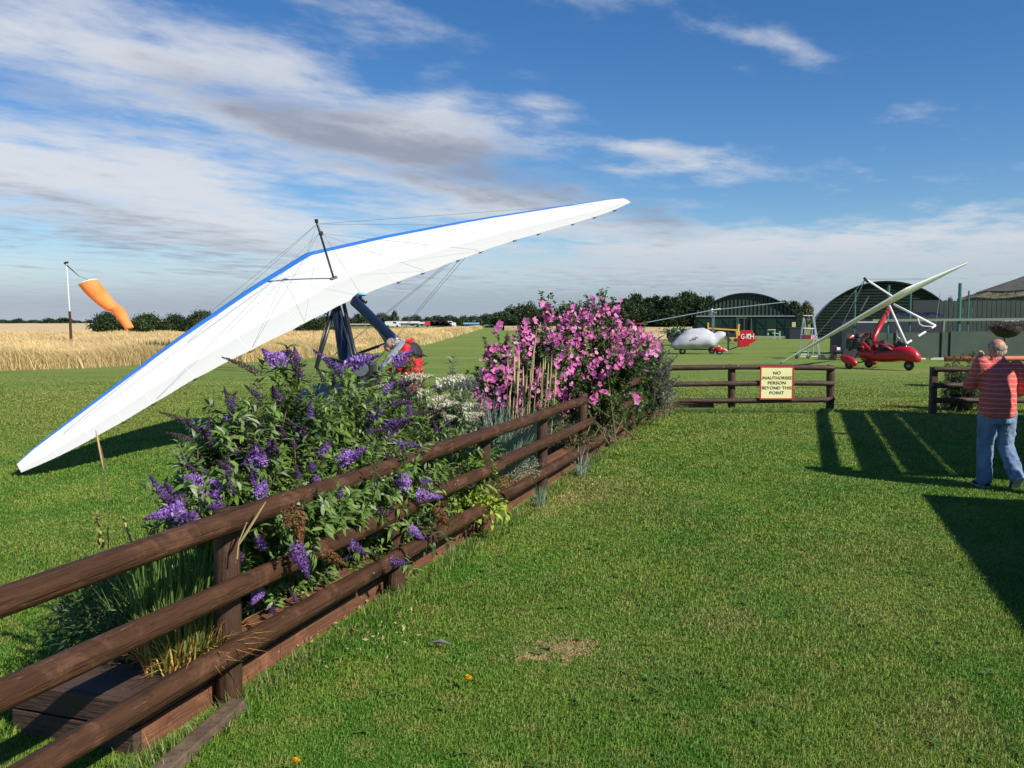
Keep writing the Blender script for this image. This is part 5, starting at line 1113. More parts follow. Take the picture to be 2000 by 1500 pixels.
BB = empty('butterfly_bush', (-.98, 6.55, .22), 'right purple butterfly bush behind the second fence span, next to the cream flowered one', 'shrub')
tA, tB = [], []
for (x0_, y0_, x1_, y1_, kd) in SP:
    u0, v0 = zc(x0_, y0_); u1, v1 = zc(x1_, y1_); Y = depth_for(u0, v0)+R_.normal()*.06
    p = at(u0, v0, Y); q = at(u1, v1, Y-.02+.10*R_.normal()); root, lst = (BA, tA) if u0 < 600 else (BB, tB); lst.append(p); tw = (Vector((0, 0, CH))-p).normalized()*.20; add_spike(root, p+tw, q+tw, kd, 1.2 if kd in ('bright', 'violet') else 1.1)
def fill(n, uvs, dlo=.10, dhi=1.0):
    """points inside a shrub's real volume: uvs are columns with the top and bottom of its outline"""
    out = []
    us = [a[0] for a in uvs]
    for _ in range(n):
        u = R_.uniform(us[0], us[-1]); i = max(j for j in range(len(us)) if us[j] <= u); i = min(i, len(us)-2); f = (u-us[i])/(us[i+1]-us[i])
        vt = uvs[i][1]*(1-f)+uvs[i+1][1]*f; vb = uvs[i][2]*(1-f)+uvs[i+1][2]*f; v = vt+(vb-vt)*R_.random(); Y = yf(min(max(u, 330), 985))+R_.uniform(dlo, dhi)
        if v > vrail(u): Y = yf(u)+R_.uniform(.0, .5)
        out.append(at(u, v, Y))
    return out
outA = [(330, 985, 1020), (360, 900, 990), (420, 830, 1020), (470, 775, 1170), (520, 745, 1200), (570, 740, 1200), (620, 745, 1190)]
outB = [(560, 750, 1180), (620, 735, 1190), (680, 715, 1180), (740, 725, 1130), (790, 760, 1080), (850, 800, 1030), (905, 850, 960)]
GB = ((.085, .155, .030), (.19, .30, .060)); PB = ((.22, .29, .15), (.32, .38, .22))
exA = fill(140, outA, .18); exB = fill(185, outB, .18)
def spill(n, ulo, uhi):      # stems pushing out between and over the rails towards the lawn
    out = []
    for _ in range(n):
        u = R_.uniform(ulo, uhi); v = vrail(u)+(.14+R_.random()*.62)*(1175-u*.1-vrail(u))*(1-.35*abs(u-(ulo+uhi)/2)/((uhi-ulo)/2)); out.append(at(u, v, yf(u)-R_.uniform(.10, .55)))
    return out
exA += spill(14, 540, 660); exB += spill(52, 600, 880)
shrub(BA, tA, exA, .10, .074, .023, *GB, M['stem'], per_m=30, pale=PB)
shrub(BB, tB, exB, .12, .074, .023, *GB, M['stem'], per_m=30, pale=PB)
for k, (p, root) in enumerate([(p, BA) for p in exA[:34]]+[(p, BB) for p in exB[:46]]):
    p = Vector(p)+(Vector((0, 0, CH))-Vector(p)).normalized()*.15; add_spike(root, p, Vector(p)+Vector((R_.normal()*.08-.02, -.02, .10+.05*R_.random())), ('dark', 'faded', 'violet', 'dark', 'dark')[k % 5], .9)

# cream flowered buddleia
BC = empty('butterfly_bush', (-.62, 8.15, .22), 'cream-white flowered butterfly bush between the purple and pink shrubs', 'shrub'); tC = []
for (u0, v0, u1, v1) in ((790, 742, 845, 728), (812, 752, 838, 738), (855, 750, 905, 735), (880, 745, 925, 740), (700, 765, 712, 778), (835, 785, 880, 778), (850, 790, 900, 786), (905, 795, 935, 790), (908, 812, 945, 806), (870, 815, 890, 812), (760, 745, 772, 735), (820, 770, 850, 765), (872, 858, 890, 850), (815, 860, 822, 866), (860, 800, 872, 812), (745, 760, 765, 752)):
    Y = 7.75+R_.normal()*.1; p = at(u0, v0, Y); tC.append(p); add_spike(BC, p-Vector((0, .1, 0)), at(u1, v1-2, Y-.12), 'cream', 1.5)
exC = [at(R_.uniform(720, 925), R_.uniform(765, 880), R_.uniform(7.9, 8.8)) for _ in range(75)]
shrub(BC, tC, exC, .12, .085, .022, (.10, .15, .06), (.20, .27, .14), M['stem'], per_m=26, pale=((.32, .36, .24), (.42, .45, .32)))

# pink mallow shrubs
def blossom_mesh(seed, lo, hi):
    rg = np.random.default_rng(seed); Cs = Cards(); P = []; T_ = []
    for k in range(5):
        a = 2*PI*k/5; d = np.array([math.cos(a), math.sin(a), 0]); s = np.array([-math.sin(a), math.cos(a), 0]); z = np.array([0, 0, 1.0])
        P.append([d*.05, d*.55-s*.42+z*.16, d*1.0-s*.20+z*.25, d*.98+s*.24+z*.20]); T_.append(np.array(lo)*.55+np.array(hi)*.45)
        P.append([d*.05, d*.98+s*.24+z*.20, d*.55+s*.42+z*.18, d*.3+s*.2+z*.05]); T_.append(np.array(hi)*(.8+.3*rg.random()))
    Cs.quads(np.array(P), np.clip(np.array(T_), 0, 1)); z = np.zeros((3, 3)); z[:, 2] = .14; Cs.rand(z, .12, np.tile([.6, .45, .42], (3, 1)))
    o = np_mesh('blossom', np.concatenate(Cs.V), np.concatenate(Cs.F), M['petal'], None, np.concatenate(Cs.T)); me = o.data; bpy.data.objects.remove(o); return me
BL_M = [blossom_mesh(i, lo, hi) for i, (lo, hi) in enumerate((((.70, .13, .42), (.93, .33, .62)), ((.58, .09, .35), (.84, .22, .52)), ((.80, .27, .52), (.95, .48, .70)), ((.44, .07, .30), (.66, .18, .46))))]
def mallow(root, lo_uv, n_bl, Yc, Yd, hot, seedlings, label_rest):
    us = [a[0] for a in lo_uv]; pts = []
    def rnd(top_bias):
        while True:
            u = R_.uniform(us[0], us[-1]); i = min(max(j for j in range(len(us)) if us[j] <= u), len(us)-2); f = (u-us[i])/(us[i+1]-us[i])
            vt = lo_uv[i][1]*(1-f)+lo_uv[i+1][1]*f; vb = lo_uv[i][2]*(1-f)+lo_uv[i+1][2]*f; s = R_.random()**top_bias; v = vt+(vb-vt)*s
            if v > vrail(u)-22: return u, v, max(yf(u)+.2, Yc(u)-.1)+.4*R_.random()
            return u, v, Yc(u)-Yd*(.35+.65*R_.random())*(.25+.75*math.sin(PI*min(1, max(.08, (v-vt)/(vb-vt+1)*.9+.1)))) + (R_.random()*.25)
    tg, ex = [], []
    for u, v in seedlings: tg.append(at(u, v, Yc(u)-.25))
    for _ in range(170): u, v, Y = rnd(.9); ex.append(at(u, v, Y+.18))
    shrub(root, tg+ex[:60], ex[60:], .20, .052, .048, (.055, .11, .028), (.14, .23, .055), M['stem'], per_m=26, arch=.06, stem_r=.007, dens_side=3, pale=((.15, .20, .10), (.22, .28, .15)))
    bl = [(at(u, v, Yc(u)-(.3 if v < 700 else .85)), .055) for u, v in hot]+[(at(q_[0], q_[1], q_[2]-(.45 if q_[1] > vrail(q_[0])-60 else .08)), .018+.026*R_.random()) for q_ in (rnd(1.15) for _ in range(int(n_bl*1.25)))]
    cl = []
    for p, s in bl:
        cl.append((p, s))
        if R_.random() < .6:
            for q_ in range(4): cl.append((p+Vector(R_.normal(size=3)*.035)-Vector((0, 0, .03*q_-.05)), s*(.35+.6*R_.random())))
    cl.sort(key=lambda a: -a[1]); Vs, Fs, Ts, n0 = [], [], [], 0
    for i, (p, s) in enumerate(cl):
        face = (Vector((0, 0, 0))+sd*.5+Vector((-.05, -.55, .05))+Vector(R_.normal(size=3)*.60)).normalized(); q = face.to_track_quat('Z', 'Y').to_matrix().to_4x4() @ Matrix.Rotation(R_.random()*6, 4, 'Z')
        me = BL_M[int(R_.random()*4) if s > .022 else (1, 3)[int(R_.random()*2)]]
        if i < 100:
            o = bpy.data.objects.new('blossom', me); C.objects.link(o); o.parent = root; o.matrix_local = Matrix.Translation(p-root.location) @ q @ Matrix.Diagonal((s, s, s, 1))
        else:
            nv = len(me.vertices); co = np.empty(nv*3); me.vertices.foreach_get('co', co); co = co.reshape(-1, 3)*s @ np.array(q.to_3x3()).T+np.array(p); nf = len(me.polygons)
            tc = np.empty(nf*16, dtype=np.float32); me.color_attributes['tint'].data.foreach_get('color', tc); Vs.append(co); Fs.append(np.arange(nf*4).reshape(nf, 4)+n0); n0 += nv; Ts.append(tc.reshape(nf, 4, 4)[:, 0, :3])
    if Vs: o = np_mesh('small_blossoms', np.concatenate(Vs), np.concatenate(Fs), M['petal'], root, np.concatenate(Ts)); o['kind'] = 'stuff'
ML = empty('mallow_shrub', (.10, 10.6, .22), 'smaller left mallow shrub with magenta pink blossoms, behind the dry reed stalks', 'shrub')
MR = empty('mallow_shrub', (1.15, 12.0, .22), 'larger right mallow shrub covered in pink blossoms, towering over the fence corner', 'shrub')
mallow(ML, [(925, 760, 815), (945, 700, 825), (975, 665, 830), (1010, 640, 830), (1050, 605, 830), (1090, 620, 820)], 120, lambda u: 10.7, .7,
       [(968, 642), (1028, 628), (1045, 627), (960, 682), (952, 690), (985, 725), (957, 740), (980, 760), (1065, 600), (1028, 645), (945, 792), (955, 790), (1015, 680), (1084, 660)], [(968, 642), (1030, 622), (1068, 590), (1072, 578), (955, 678), (930, 760), (946, 668), (990, 650), (1048, 600), (1014, 640), (938, 715), (1056, 586)], '')
mallow(MR, [(1060, 625, 820), (1100, 600, 810), (1140, 598, 800), (1170, 590, 785), (1210, 615, 775), (1250, 640, 765), (1290, 670, 745)], 250, lambda u: 12.1+.3*(u-1150)/100, .9,
       [(1158, 588), (1181, 600), (1207, 605), (1175, 620), (1178, 632), (1233, 632), (1213, 643), (1097, 640), (1102, 628), (1120, 612), (1250, 655), (1255, 668), (1240, 690), (1090, 700), (1115, 722), (1158, 715), (1176, 735), (1178, 765), (1160, 777), (1091, 743), (1240, 775), (1248, 780), (1262, 725), (1130, 660), (1200, 660)], [(1075, 575), (1157, 585), (1178, 570), (1196, 578), (1145, 612), (1210, 598), (1235, 625), (1122, 598), (1186, 560), (1130, 583), (1222, 610), (1262, 650), (1276, 664), (1100, 588), (1167, 572)], '')
# dark plum shrub at the far end of the bed
PE = empty('butterfly_bush', (2.45, 15.2, .2), 'small dark plum butterfly bush at the far end of the flower bed', 'shrub'); tE = []
for _ in range(34):
    u, v = R_.uniform(1245, 1308), R_.uniform(655, 775); Y = 15.2+R_.normal()*.25; p = at(u, v, Y); tE.append(p); add_spike(PE, p, p+Vector((R_.uniform(.0, .14), 0, R_.uniform(.06, .16))), 'plum', .75)
shrub(PE, tE, [at(R_.uniform(1240, 1315), R_.uniform(680, 800), 15.2+R_.normal()*.3) for _ in range(70)], .12, .06, .018, (.10, .13, .09), (.19, .23, .15), M['stem'], per_m=26)

# reeds and grasses
def reeds():
    root = empty('feather_reed_clump', (.15, 9.75, .22), 'clump of tall dry straw-coloured reed stalks in front of the pink blossoms', 'ornamental grass'); rc = root.location
    for (ub, ut, vt) in ((985, 1000, 745), (990, 992, 700), (1000, 1005, 690), (1003, 1014, 685), (1012, 1010, 725), (1018, 1022, 715), (1024, 1032, 700), (1026, 1048, 645), (1030, 1044, 690), (1034, 1036, 720), (1040, 1056, 708), (1047, 1062, 700), (1053, 1066, 695), (1060, 1072, 700), (1065, 1078, 692), (1020, 1028, 735), (1076, 1086, 720), (996, 996, 760)):
        p0_ = at(ub, 850, 9.7+R_.normal()*.12); p1_ = at(ut, vt, 9.7+R_.normal()*.15); b = MB(); m_ = (p0_+p1_)/2+Vector((.01*R_.normal(), 0, 0)); b.tube([p0_, m_, p1_], [.005, .0045, .003], 5)
        d = p1_-m_; k = [m_+d*s for s in (.1, .25, .5, .8, 1.0)]; b.tube(k, [.003, .011, .012, .009, .002], 6)
        b.build('stalk', M['reed'], root)
    return root
M['reed'] = mat('dry_reed', (.55, .40, .18), .8, col2=(.42, .33, .15), nscale=6)
reeds()
tuft('blue_grass_clump', fl(5.7, .45, .22), .85, .32, 420, (.19, .29, .20), (.36, .46, .34), 'blue-green arching lyme grass behind the fence, under the dry reeds', 'ornamental grass', w=.0055, spread=.6, lean=(.33, -.12), droop=.75, seg=5)
tuft('blue_grass_clump', fl(5.2, .30, .22), .55, .2, 160, (.17, .27, .17), (.34, .44, .32), 'low blue-green grass clump left of the reeds, behind the middle rail', 'ornamental grass', w=.005, spread=.6, lean=(.1, -.1), droop=.8, seg=5)
tuft('drooping_grass_tuft', fl(4.75, -.17, .0), .30, .05, 26, (.22, .32, .27), (.38, .48, .42), 'pale blue-green grass blades poking out under the bottom rail', 'ornamental grass', w=.004, spread=.4, lean=(.05, 0))
tuft('drooping_grass_tuft', fl(6.5, -.17, .0), .42, .06, 40, (.24, .33, .27), (.42, .50, .42), 'sprawling pale grass blades in front of the bed boards at the worn lawn edge', 'ornamental grass', w=.0045, spread=.9, lean=(.1, -.05), droop=.9)
tuft('dry_grass_tuft', fl(7.5, .22, .22), .42, .3, 240, (.30, .25, .10), (.50, .42, .20), 'matted yellow-brown grass leaves hanging over the bottom rail', 'dry grass', w=.004, spread=1.0, lean=(.25, -.2), droop=1.3, m='straw', seg=4)
tuft('dry_grass_tuft', fl(9.0, .32, .22), .30, .25, 150, (.22, .20, .08), (.46, .36, .17), 'withered brown grass under the pink mallow, behind the bottom rail', 'dry grass', w=.0045, spread=1.0, lean=(.2, -.2), droop=1.2, m='straw', seg=4)
tuft('dry_grass_tuft', fl(13.9, -.02, .05), .5, .25, 220, (.34, .28, .14), (.55, .46, .26), 'straw-coloured grass tuft at the fence corner by the wooden frame', 'dry grass', w=.006, spread=1.0, lean=(.2, -.15), droop=1.2, m='straw', seg=4)
def bushlet(name, c, r, n, L, W, lo, hi, label, cat, up=.6, m='leaf'):
    root = empty(name, c, label, cat); Cs = Cards(); d = unit(R_.normal(size=(n, 3))+np.array([0, 0, up])); rr = (.35+.65*R_.random((n, 1))); b = np.array(c)+d*rr*np.array(r)
    Cs.leaves(b, d+R_.normal(size=(n, 3))*.5, np.array([0, 0, 1.0])+R_.normal(size=(n, 3))*.4, L*(.6+.6*R_.random(n)), W*(.6+.6*R_.random(n)), tints(n, lo, hi, .18), droop=.35); Cs.build('foliage', M[m], root)
    s = MB()
    for i in range(26): s.tube([Vector(c)-Vector((0, 0, .05)), Vector(b[i*7 % n])], .003, 4)
    s.build('stems', M['stem'], root); return root
bushlet('curry_plant', fl(4.72, .06, .38), (.26, .26, .17), 1500, .035, .008, (.20, .27, .17), (.34, .40, .28), 'silvery grey-green curry plant cushion spilling between the middle and bottom rail', 'plant')
bushlet('dried_plant', fl(4.25, .12, .30), (.24, .24, .10), 420, .05, .010, (.24, .20, .05), (.40, .30, .10), 'yellow-brown withered plant just left of the silvery cushion', 'plant')
bushlet('elder_seedling', fl(3.35, .10, .50), (.30, .2, .22), 330, .085, .034, (.10, .20, .03), (.22, .34, .05), 'light green leafy seedling left of the second near fence post', 'plant')
bushlet('elder_seedling', fl(3.30, -.02, .26), (.34, .17, .14), 330, .075, .034, (.26, .40, .04), (.45, .55, .08), 'bright yellow-green leafy shoots over the bottom rail at the second post', 'plant')
bushlet('elder_seedling', fl(4.05, .18, .60), (.2, .2, .2), 200, .085, .03, (.09, .18, .03), (.18, .30, .05), 'green leafy seedling just right of the second near fence post', 'plant')
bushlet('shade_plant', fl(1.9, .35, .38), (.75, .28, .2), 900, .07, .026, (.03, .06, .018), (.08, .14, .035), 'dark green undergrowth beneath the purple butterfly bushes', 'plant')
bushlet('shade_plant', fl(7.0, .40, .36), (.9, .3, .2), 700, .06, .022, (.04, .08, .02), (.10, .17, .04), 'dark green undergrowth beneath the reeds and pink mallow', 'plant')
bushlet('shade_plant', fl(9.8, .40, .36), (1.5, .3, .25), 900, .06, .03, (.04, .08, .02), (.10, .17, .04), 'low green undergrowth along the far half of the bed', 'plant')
# near left: iris and montbretia leaves
def tb(t, o): return fl(t, o, BEDH)
tuft('iris_clump', tb(.18, .42), .60, .22, 150, (.09, .18, .035), (.21, .32, .075), 'upright green iris leaves behind the nearest fence post', 'plant', w=.007, spread=.50, lean=(.05, 0))
tuft('iris_clump', tb(-.02, .34), .42, .22, 150, (.10, .18, .04), (.22, .30, .08), 'shorter green iris leaves left of the nearest fence post', 'plant', w=.0065, spread=.6, lean=(.05, 0))
tuft('montbretia_clump', tb(-.14, .16), .27, .16, 240, (.09, .17, .04), (.34, .34, .09), 'low green and yellow leaves at the front of the bed by the nearest post', 'plant', w=.0055, spread=.9)
tuft('withered_iris', tb(-.14, .14), .27, .20, 220, (.55, .22, .06), (.62, .46, .12), 'orange-tipped withered leaves at the edge of the bed beside the near post', 'plant', w=.0045, spread=1.1, droop=1.2, m='straw')
bushlet('herb_plant', tb(.05, .62)+Vector((-.12, 0, .02)), (.34, .3, .26), 1100, .05, .014, (.03, .065, .018), (.08, .14, .035), 'dark green bushy herb at the left side of the bed end', 'plant')
bushlet('herb_plant', tb(-.1, .42)+Vector((0, 0, .08)), (.26, .2, .14), 500, .045, .014, (.05, .10, .02), (.11, .19, .04), 'mid green herb at the near end of the bed', 'plant')
# tall single stalks
def stalk(name, pts, r, head, label, col='reed'):
    root = empty(name, pts[0], label, 'grass stalk'); b = MB(); b.tube(pts, r, 5); b.build('stem', M['stem'] if col == 'g' else M['reed'], root)
    b = MB(); a, c = head; a, c = Vector(a), Vector(c); b.tube([a+(c-a)*s for s in (0, .2, .5, .8, 1)], [.003, .006, .0065, .005, .002], 6); b.build('seed_head', M['reed'], root)
Yq = 4.45
stalk('tall_grass_stalk', [at(213, 1130, Yq), at(210, 1000, Yq), at(203, 900, Yq), at(196, 872, Yq)], .003, (at(202, 915, Yq), at(187, 840, Yq)), 'single tall pale grass stalk rising above the near rail in front of the wing shadow', 'g')
stalk('tall_grass_stalk', [at(262, 1100, 4.5), at(256, 1062, 4.5)], .003, (at(258, 1065, 4.5), at(239, 1006, 4.5)), 'short pale grass seed head just above the near rail, right of the tall stalk')
stalk('tall_grass_stalk', [at(463, 1092, 4.0), at(466, 1060, 4.0), at(482, 1020, 4.0)], .003, (at(466, 1065, 4.0), at(519, 980, 4.0)), 'bent pale seed head leaning over the top rail at the nearest post')
rt = empty('leafy_stalk', at(198, 1090, 4.4), 'yellow-green leafy weed stalk above the near rail, left of the tall grass stalk', 'plant'); b = MB(); b.tube([at(200, 1090, 4.4), at(197, 1050, 4.4), at(189, 1005, 4.4)], .004, 5); b.build('stem', M['stem'], rt)
Cs = Cards(); n = 70; s_ = R_.random((n, 1)); p = np.array(at(200, 1085, 4.4))*(1-s_)+np.array(at(189, 1003, 4.4))*s_; Cs.leaves(p, R_.normal(size=(n, 3)), np.tile([0, 0, 1.0], (n, 1)), .035, .016, tints(n, (.16, .20, .05), (.42, .38, .10), .2)); Cs.build('foliage', M['leaf'], rt)
# shaded shrub behind the right fence
SR = empty('shrub', (9.35, 18.2, 0), 'dark leafy shrub in the shade behind the right fence, beside the man', 'shrub')
tg = [at(R_.uniform(1846, 1935), R_.uniform(700, 790), 18.2+R_.normal()*.25) for _ in range(70)]+[at(u, v, 18.2) for u, v in ((1862, 690), (1868, 696), (1885, 686), (1893, 692), (1902, 690))]
shrub(SR, tg, [], .2, .08, .022, (.05, .08, .03), (.12, .16, .07), M['stem'], per_m=30, arch=.05)

# uncut grass at the foot of boards and posts (one mass)
def margin():
    Cs = Cards(); n = 7000; t = R_.random(n)*14.6-.9; o = np.where(R_.random(n) < .8, -.02-.10*R_.random(n)**1.5, -.1-.1*R_.random(n)); P = np.array(P0)+np.outer(t, np.array(FD))+np.outer(o, np.array(FL))
    h = .035+.05*R_.random(n)*(1+.6*np.sin(t*5)); near = t < 0; h = np.where(near, h*1.4, h); ln = R_.normal(size=(n, 3))*np.array([.35, .35, 0]); sdv = unit(np.cross(ln, [0, 0, 1.0]))*.0025
    tip = P+(ln+np.array([0, 0, 1]))*h[:, None]; mid = P+(ln*.4+np.array([0, 0, .55]))*h[:, None]; tt = tints(n, (.10, .20, .035), (.19, .30, .06), .15); dry = R_.random(n) < .15; tt[dry] = tints(dry.sum(), (.34, .28, .12), (.50, .42, .20))
    Cs.quads(np.stack([P-sdv, P+sdv, mid+sdv*.8, mid-sdv*.8], 1), tt); Cs.quads(np.stack([mid-sdv*.8, mid+sdv*.8, tip+sdv*.1, tip-sdv*.1], 1), tt)
    n = 2600; x = R_.uniform(xg(1285, 17.7), xg(1625, 17.7), n); P = np.stack([x, 17.62-.12*R_.random(n), np.zeros(n)], 1); h = .05+.07*R_.random(n); ln = R_.normal(size=(n, 3))*np.array([.4, .3, 0]); sdv = np.tile([.008, 0, 0], (n, 1)); tip = P+(ln+np.array([0, 0, 1]))*h[:, None]
    Cs.quads(np.stack([P-sdv, P+sdv, tip+sdv*.2, tip-sdv*.2], 1), tints(n, (.10, .20, .035), (.26, .33, .10), .15))
    o = Cs.build('edge_grass', M['leaf']); tag(o, 'longer uncut grass along the foot of the fence and boards', 'grass', kind='stuff')
margin()
# fallen leaves and straw bits (uncountable litter)
Cs = Cards(); n = 420; u = R_.uniform(585, 800, n); v = 1175+(u-585)*-.10+R_.random(n)*(140-.25*(u-585)); v = v+R_.normal(size=n)*14; u = u+R_.normal(size=n)*20; P = np.array([list(g(a, b_, .03)) for a, b_ in zip(u, v)]); Cs.rand(P, .006+.016*R_.random((n, 1))[:, 0]**1.5, tints(n, (.30, .21, .09), (.52, .42, .22), .22), up=.9, asp=.4)
n = 240; u = R_.uniform(1090, 1290, n); v = 880+R_.random(n)*90; P = np.array([list(g(a, b_, .035)) for a, b_ in zip(u, v)]); Cs.rand(P, .016, tints(n, (.32, .22, .12), (.55, .42, .26), .15), up=1.6, asp=.45)
n = 1500; P = np.stack([R_.uniform(-1, 5, n), R_.uniform(3.2, 12, n), np.full(n, .032)], 1); Cs.rand(P, .006, tints(n, (.40, .34, .16), (.60, .52, .30), .15), up=.8, asp=.25)
n = 420; P = np.stack([.24+R_.normal(size=n)*.17, 4.80+R_.normal(size=n)*.085, np.full(n, .02)], 1); Cs.rand(P, .007, tints(n, (.34, .24, .12), (.55, .40, .22), .15), up=1.2, asp=.3)
o = Cs.build('leaf_litter', M['straw']); tag(o, 'scattered dry leaves and straw bits lying in the grass', 'leaf litter', kind='stuff')
# broad leaved weeds in the lawn
Cs = Cards(); 
for _ in range(150):
    y = 3*(11/3)**R_.random(); x = R_.uniform(-.25*y, .6*y)+.2; n = 9; a = R_.random(n)*6.28; d = np.stack([np.cos(a), np.sin(a), .35*np.ones(n)], 1); Cs.leaves(np.tile([x, y, .012], (n, 1)), d, np.tile([0, 0, 1.0], (n, 1)), .03+.03*R_.random(n), .013, tints(n, (.09, .17, .03), (.16, .26, .05)))
o = Cs.build('lawn_weeds', M['leaf']); tag(o, 'small flat clover and plantain weeds in the lawn', 'weeds', kind='stuff')
for (u, v, lb, s_) in ((914, 1327, 'yellow dandelion in the lawn near the bare brown patch', .024), (578, 1489, 'yellow dandelion at the bottom edge of the picture near the edging board', .020), (1562, 1080, 'small yellow dandelion far out in the middle of the lawn', .015), (1688, 1077, 'small yellow dandelion near the hut shadow on the right', .014), (31, 1072, 'yellow dandelion on the grass left of the fence', .018)):
    P = g(u, v, .06); r = empty('dandelion', Vector((P.x, P.y, 0)), lb, 'dandelion', 'dandelions in the lawn'); b = MB(); b.tube([Vector((P.x+.01, P.y+.01, 0)), P], .0022, 5); b.build('stem', M['stem'], r)
    Cs = Cards(); n = 70; a = R_.random(n)*6.28; e_ = R_.random(n); d = np.stack([np.cos(a)*(1-e_*.7), np.sin(a)*(1-e_*.7), .25+e_], 1); d = unit(d); t_ = unit(np.cross(d, [0, 0, 1.0])); c = np.array(P)+d*s_*.5; Cs.quads(np.stack([c-t_*.003-d*s_*.5, c+t_*.003-d*s_*.5, c+t_*.004+d*s_*.5, c-t_*.004+d*s_*.5], 1), tints(n, (.85, .55, .01), (.95, .72, .02), .05)); Cs.build('petals', M['petal'], r)
b = MB(); a_p, b_p = g(840, 1255, .035), g(880, 1258, .04); b.tube([a_p, (a_p+b_p)/2+Vector((0, .01, .01)), b_p], [.003, .012, .004], 6); tag(b.build('feather', mat('grey_feather', (.17, .18, .17), .8)), 'small grey feather lying on the lawn above the dandelion', 'feather')

# ---------------------------------------------------------------- people
def blobmesh(name, chains, m, parent, voxel=.012, smooth=6, disp=0.0, dscale=.1, cut=None):
    """one continuous surface: overlapping tapered limbs fused by a voxel remesh"""
    b = MB()
    for ch in chains:
        pts = [Vector(c[0]) for c in ch]; rs = [c[1] for c in ch]; sq = [c[2] if len(c) > 2 else 1.0 for c in ch]
        # dense interpolation
        P_, Rr, Sq = [], [], []
        for i in range(len(pts)-1):
            for k in range(5): s = k/5; P_.append(pts[i]*(1-s)+pts[i+1]*s); Rr.append(rs[i]*(1-s)+rs[i+1]*s); Sq.append(sq[i]*(1-s)+sq[i+1]*s)
        P_.append(pts[-1]); Rr.append(rs[-1]); Sq.append(sq[-1]); n = 18; rings = []
        ax = ch[0][3] if len(ch[0]) > 3 else None; k_ = len(P_)
        for i, p in enumerate(P_):
            d = (P_[min(i+1, k_-1)]-P_[max(i-1, 0)]).normalized(); ref = Vector(ax) if ax else (Vector((1, 0, 0)) if abs(d.x) < .9 else Vector((0, 0, 1))); x = (ref-d*ref.dot(d)).normalized(); y = d.cross(x); rings.append([p+x*math.cos(2*PI*j/n)*Rr[i]+y*math.sin(2*PI*j/n)*Rr[i]*Sq[i] for j in range(n)])
        b.loft(rings)
        for p, r_, q in ((pts[0], rs[0], sq[0]), (pts[-1], rs[-1], sq[-1])):
            if q > .85 and not (len(ch[0]) > 4 and ch[0][4] == 'flat'): b.ball(p, r_*.98, 14, 9)
    o = b.build(name, m, parent, smooth=True)
    rm = o.modifiers.new('remesh', 'REMESH'); rm.mode = 'VOXEL'; rm.voxel_size = voxel; rm.use_smooth_shade = True
    sm = o.modifiers.new('smooth', 'SMOOTH'); sm.iterations = smooth; sm.factor = .5
    if disp:
        tx = bpy.data.textures.new(name+'_folds', 'CLOUDS'); tx.noise_scale = dscale; tx.noise_depth = 2; d = o.modifiers.new('folds', 'DISPLACE'); d.texture = tx; d.strength = disp; d.mid_level = .5; d.texture_coords = 'LOCAL'
    return o
skin = mat('skin', (.50, .25, .15), .55, col2=(.44, .20, .13), nscale=5)
skin2 = mat('skin_pale', (.55, .33, .25), .55)
def shirt_mat():
    m = bpy.data.materials.new('striped_shirt'); m.use_nodes = True; t = m.node_tree; t.nodes.clear(); N = NT(t)
    tc = N.node('ShaderNodeTexCoord').outputs['Object']; sp = N.node('ShaderNodeSeparateXYZ', {0: tc}).outputs
    z = N.m('ADD', sp[2], N.m('MULTIPLY', N.noise(tc, 5, 2), .03)); fr = N.m('FRACT', N.m('MULTIPLY', z, 18.5))
    st = N.m('MULTIPLY', N.m('GREATER_THAN', fr, .86), 1.0); col = N.mix(st, N.mix(N.noise(tc, 3, 3), (.74, .15, .12), (.62, .11, .095)), (.74, .44, .38))
    fr2 = N.m('GREATER_THAN', N.m('FRACT', N.m('MULTIPLY', z, 37)), .86); col = N.mix(N.m('MULTIPLY', fr2, .35), col, (.40, .05, .05))
    p = N.node('ShaderNodeBsdfPrincipled', {'Base Color': col, 'Roughness': .85, 'Specular IOR Level': .2}); bp = N.node('ShaderNodeBump', {'Height': N.noise(tc, 9, 4, .6, 1.2), 'Strength': .6, 'Distance': .04}); t.links.new(bp.outputs[0], p.inputs['Normal'])
    o = N.node('ShaderNodeOutputMaterial'); t.links.new(p.outputs[0], o.inputs[0]); return m
denim = mat('denim', (.075, .14, .27), .85, col2=(.25, .35, .48), nscale=6, namt=.9, bump=.9, bscale=11, stretch=(1, 1, .7))
PX, PY = 5.40, 9.62
man = empty('person', (PX, PY, 0), 'man seen from behind in a striped coral polo shirt and blue jeans on the lawn', 'person')
def Q(x, y, z): return Vector((PX+x, PY+y, z))
# pose: walking away, left arm raised to the face, right arm bent outwards
sh_l, sh_r = Q(-.185, .03, 1.375), Q(.20, .03, 1.345)
el_l, wr_l = Q(-.265, .14, 1.12), Q(-.11, .30, 1.40)
el_r, wr_r = Q(.315, .04, 1.08), Q(.29, .24, 1.00)
hipl, hipr = Q(-.085, .02, .84), Q(.10, .02, .84)
knl, anl = Q(-.10, .06, .47), Q(-.115, .02, .09)
knr, anr = Q(.125, .06, .47), Q(.155, -.14, .15)
head_c = Q(.01, .09, 1.545)
legs = [[(hipl, .10), (knl, .065), (anl, .045)], [(hipr, .10), (knr, .065), (anr, .045)], [(anl, .042), (anl+Vector((-.01, .14, -.05)), .035)], [(anr, .042), (anr+Vector((.0, .08, -.10)), .035)]]
arm = [[(sh_l, .058), (el_l, .044), (wr_l, .028)], [(sh_r, .058), (el_r, .044), (wr_r, .028)]]
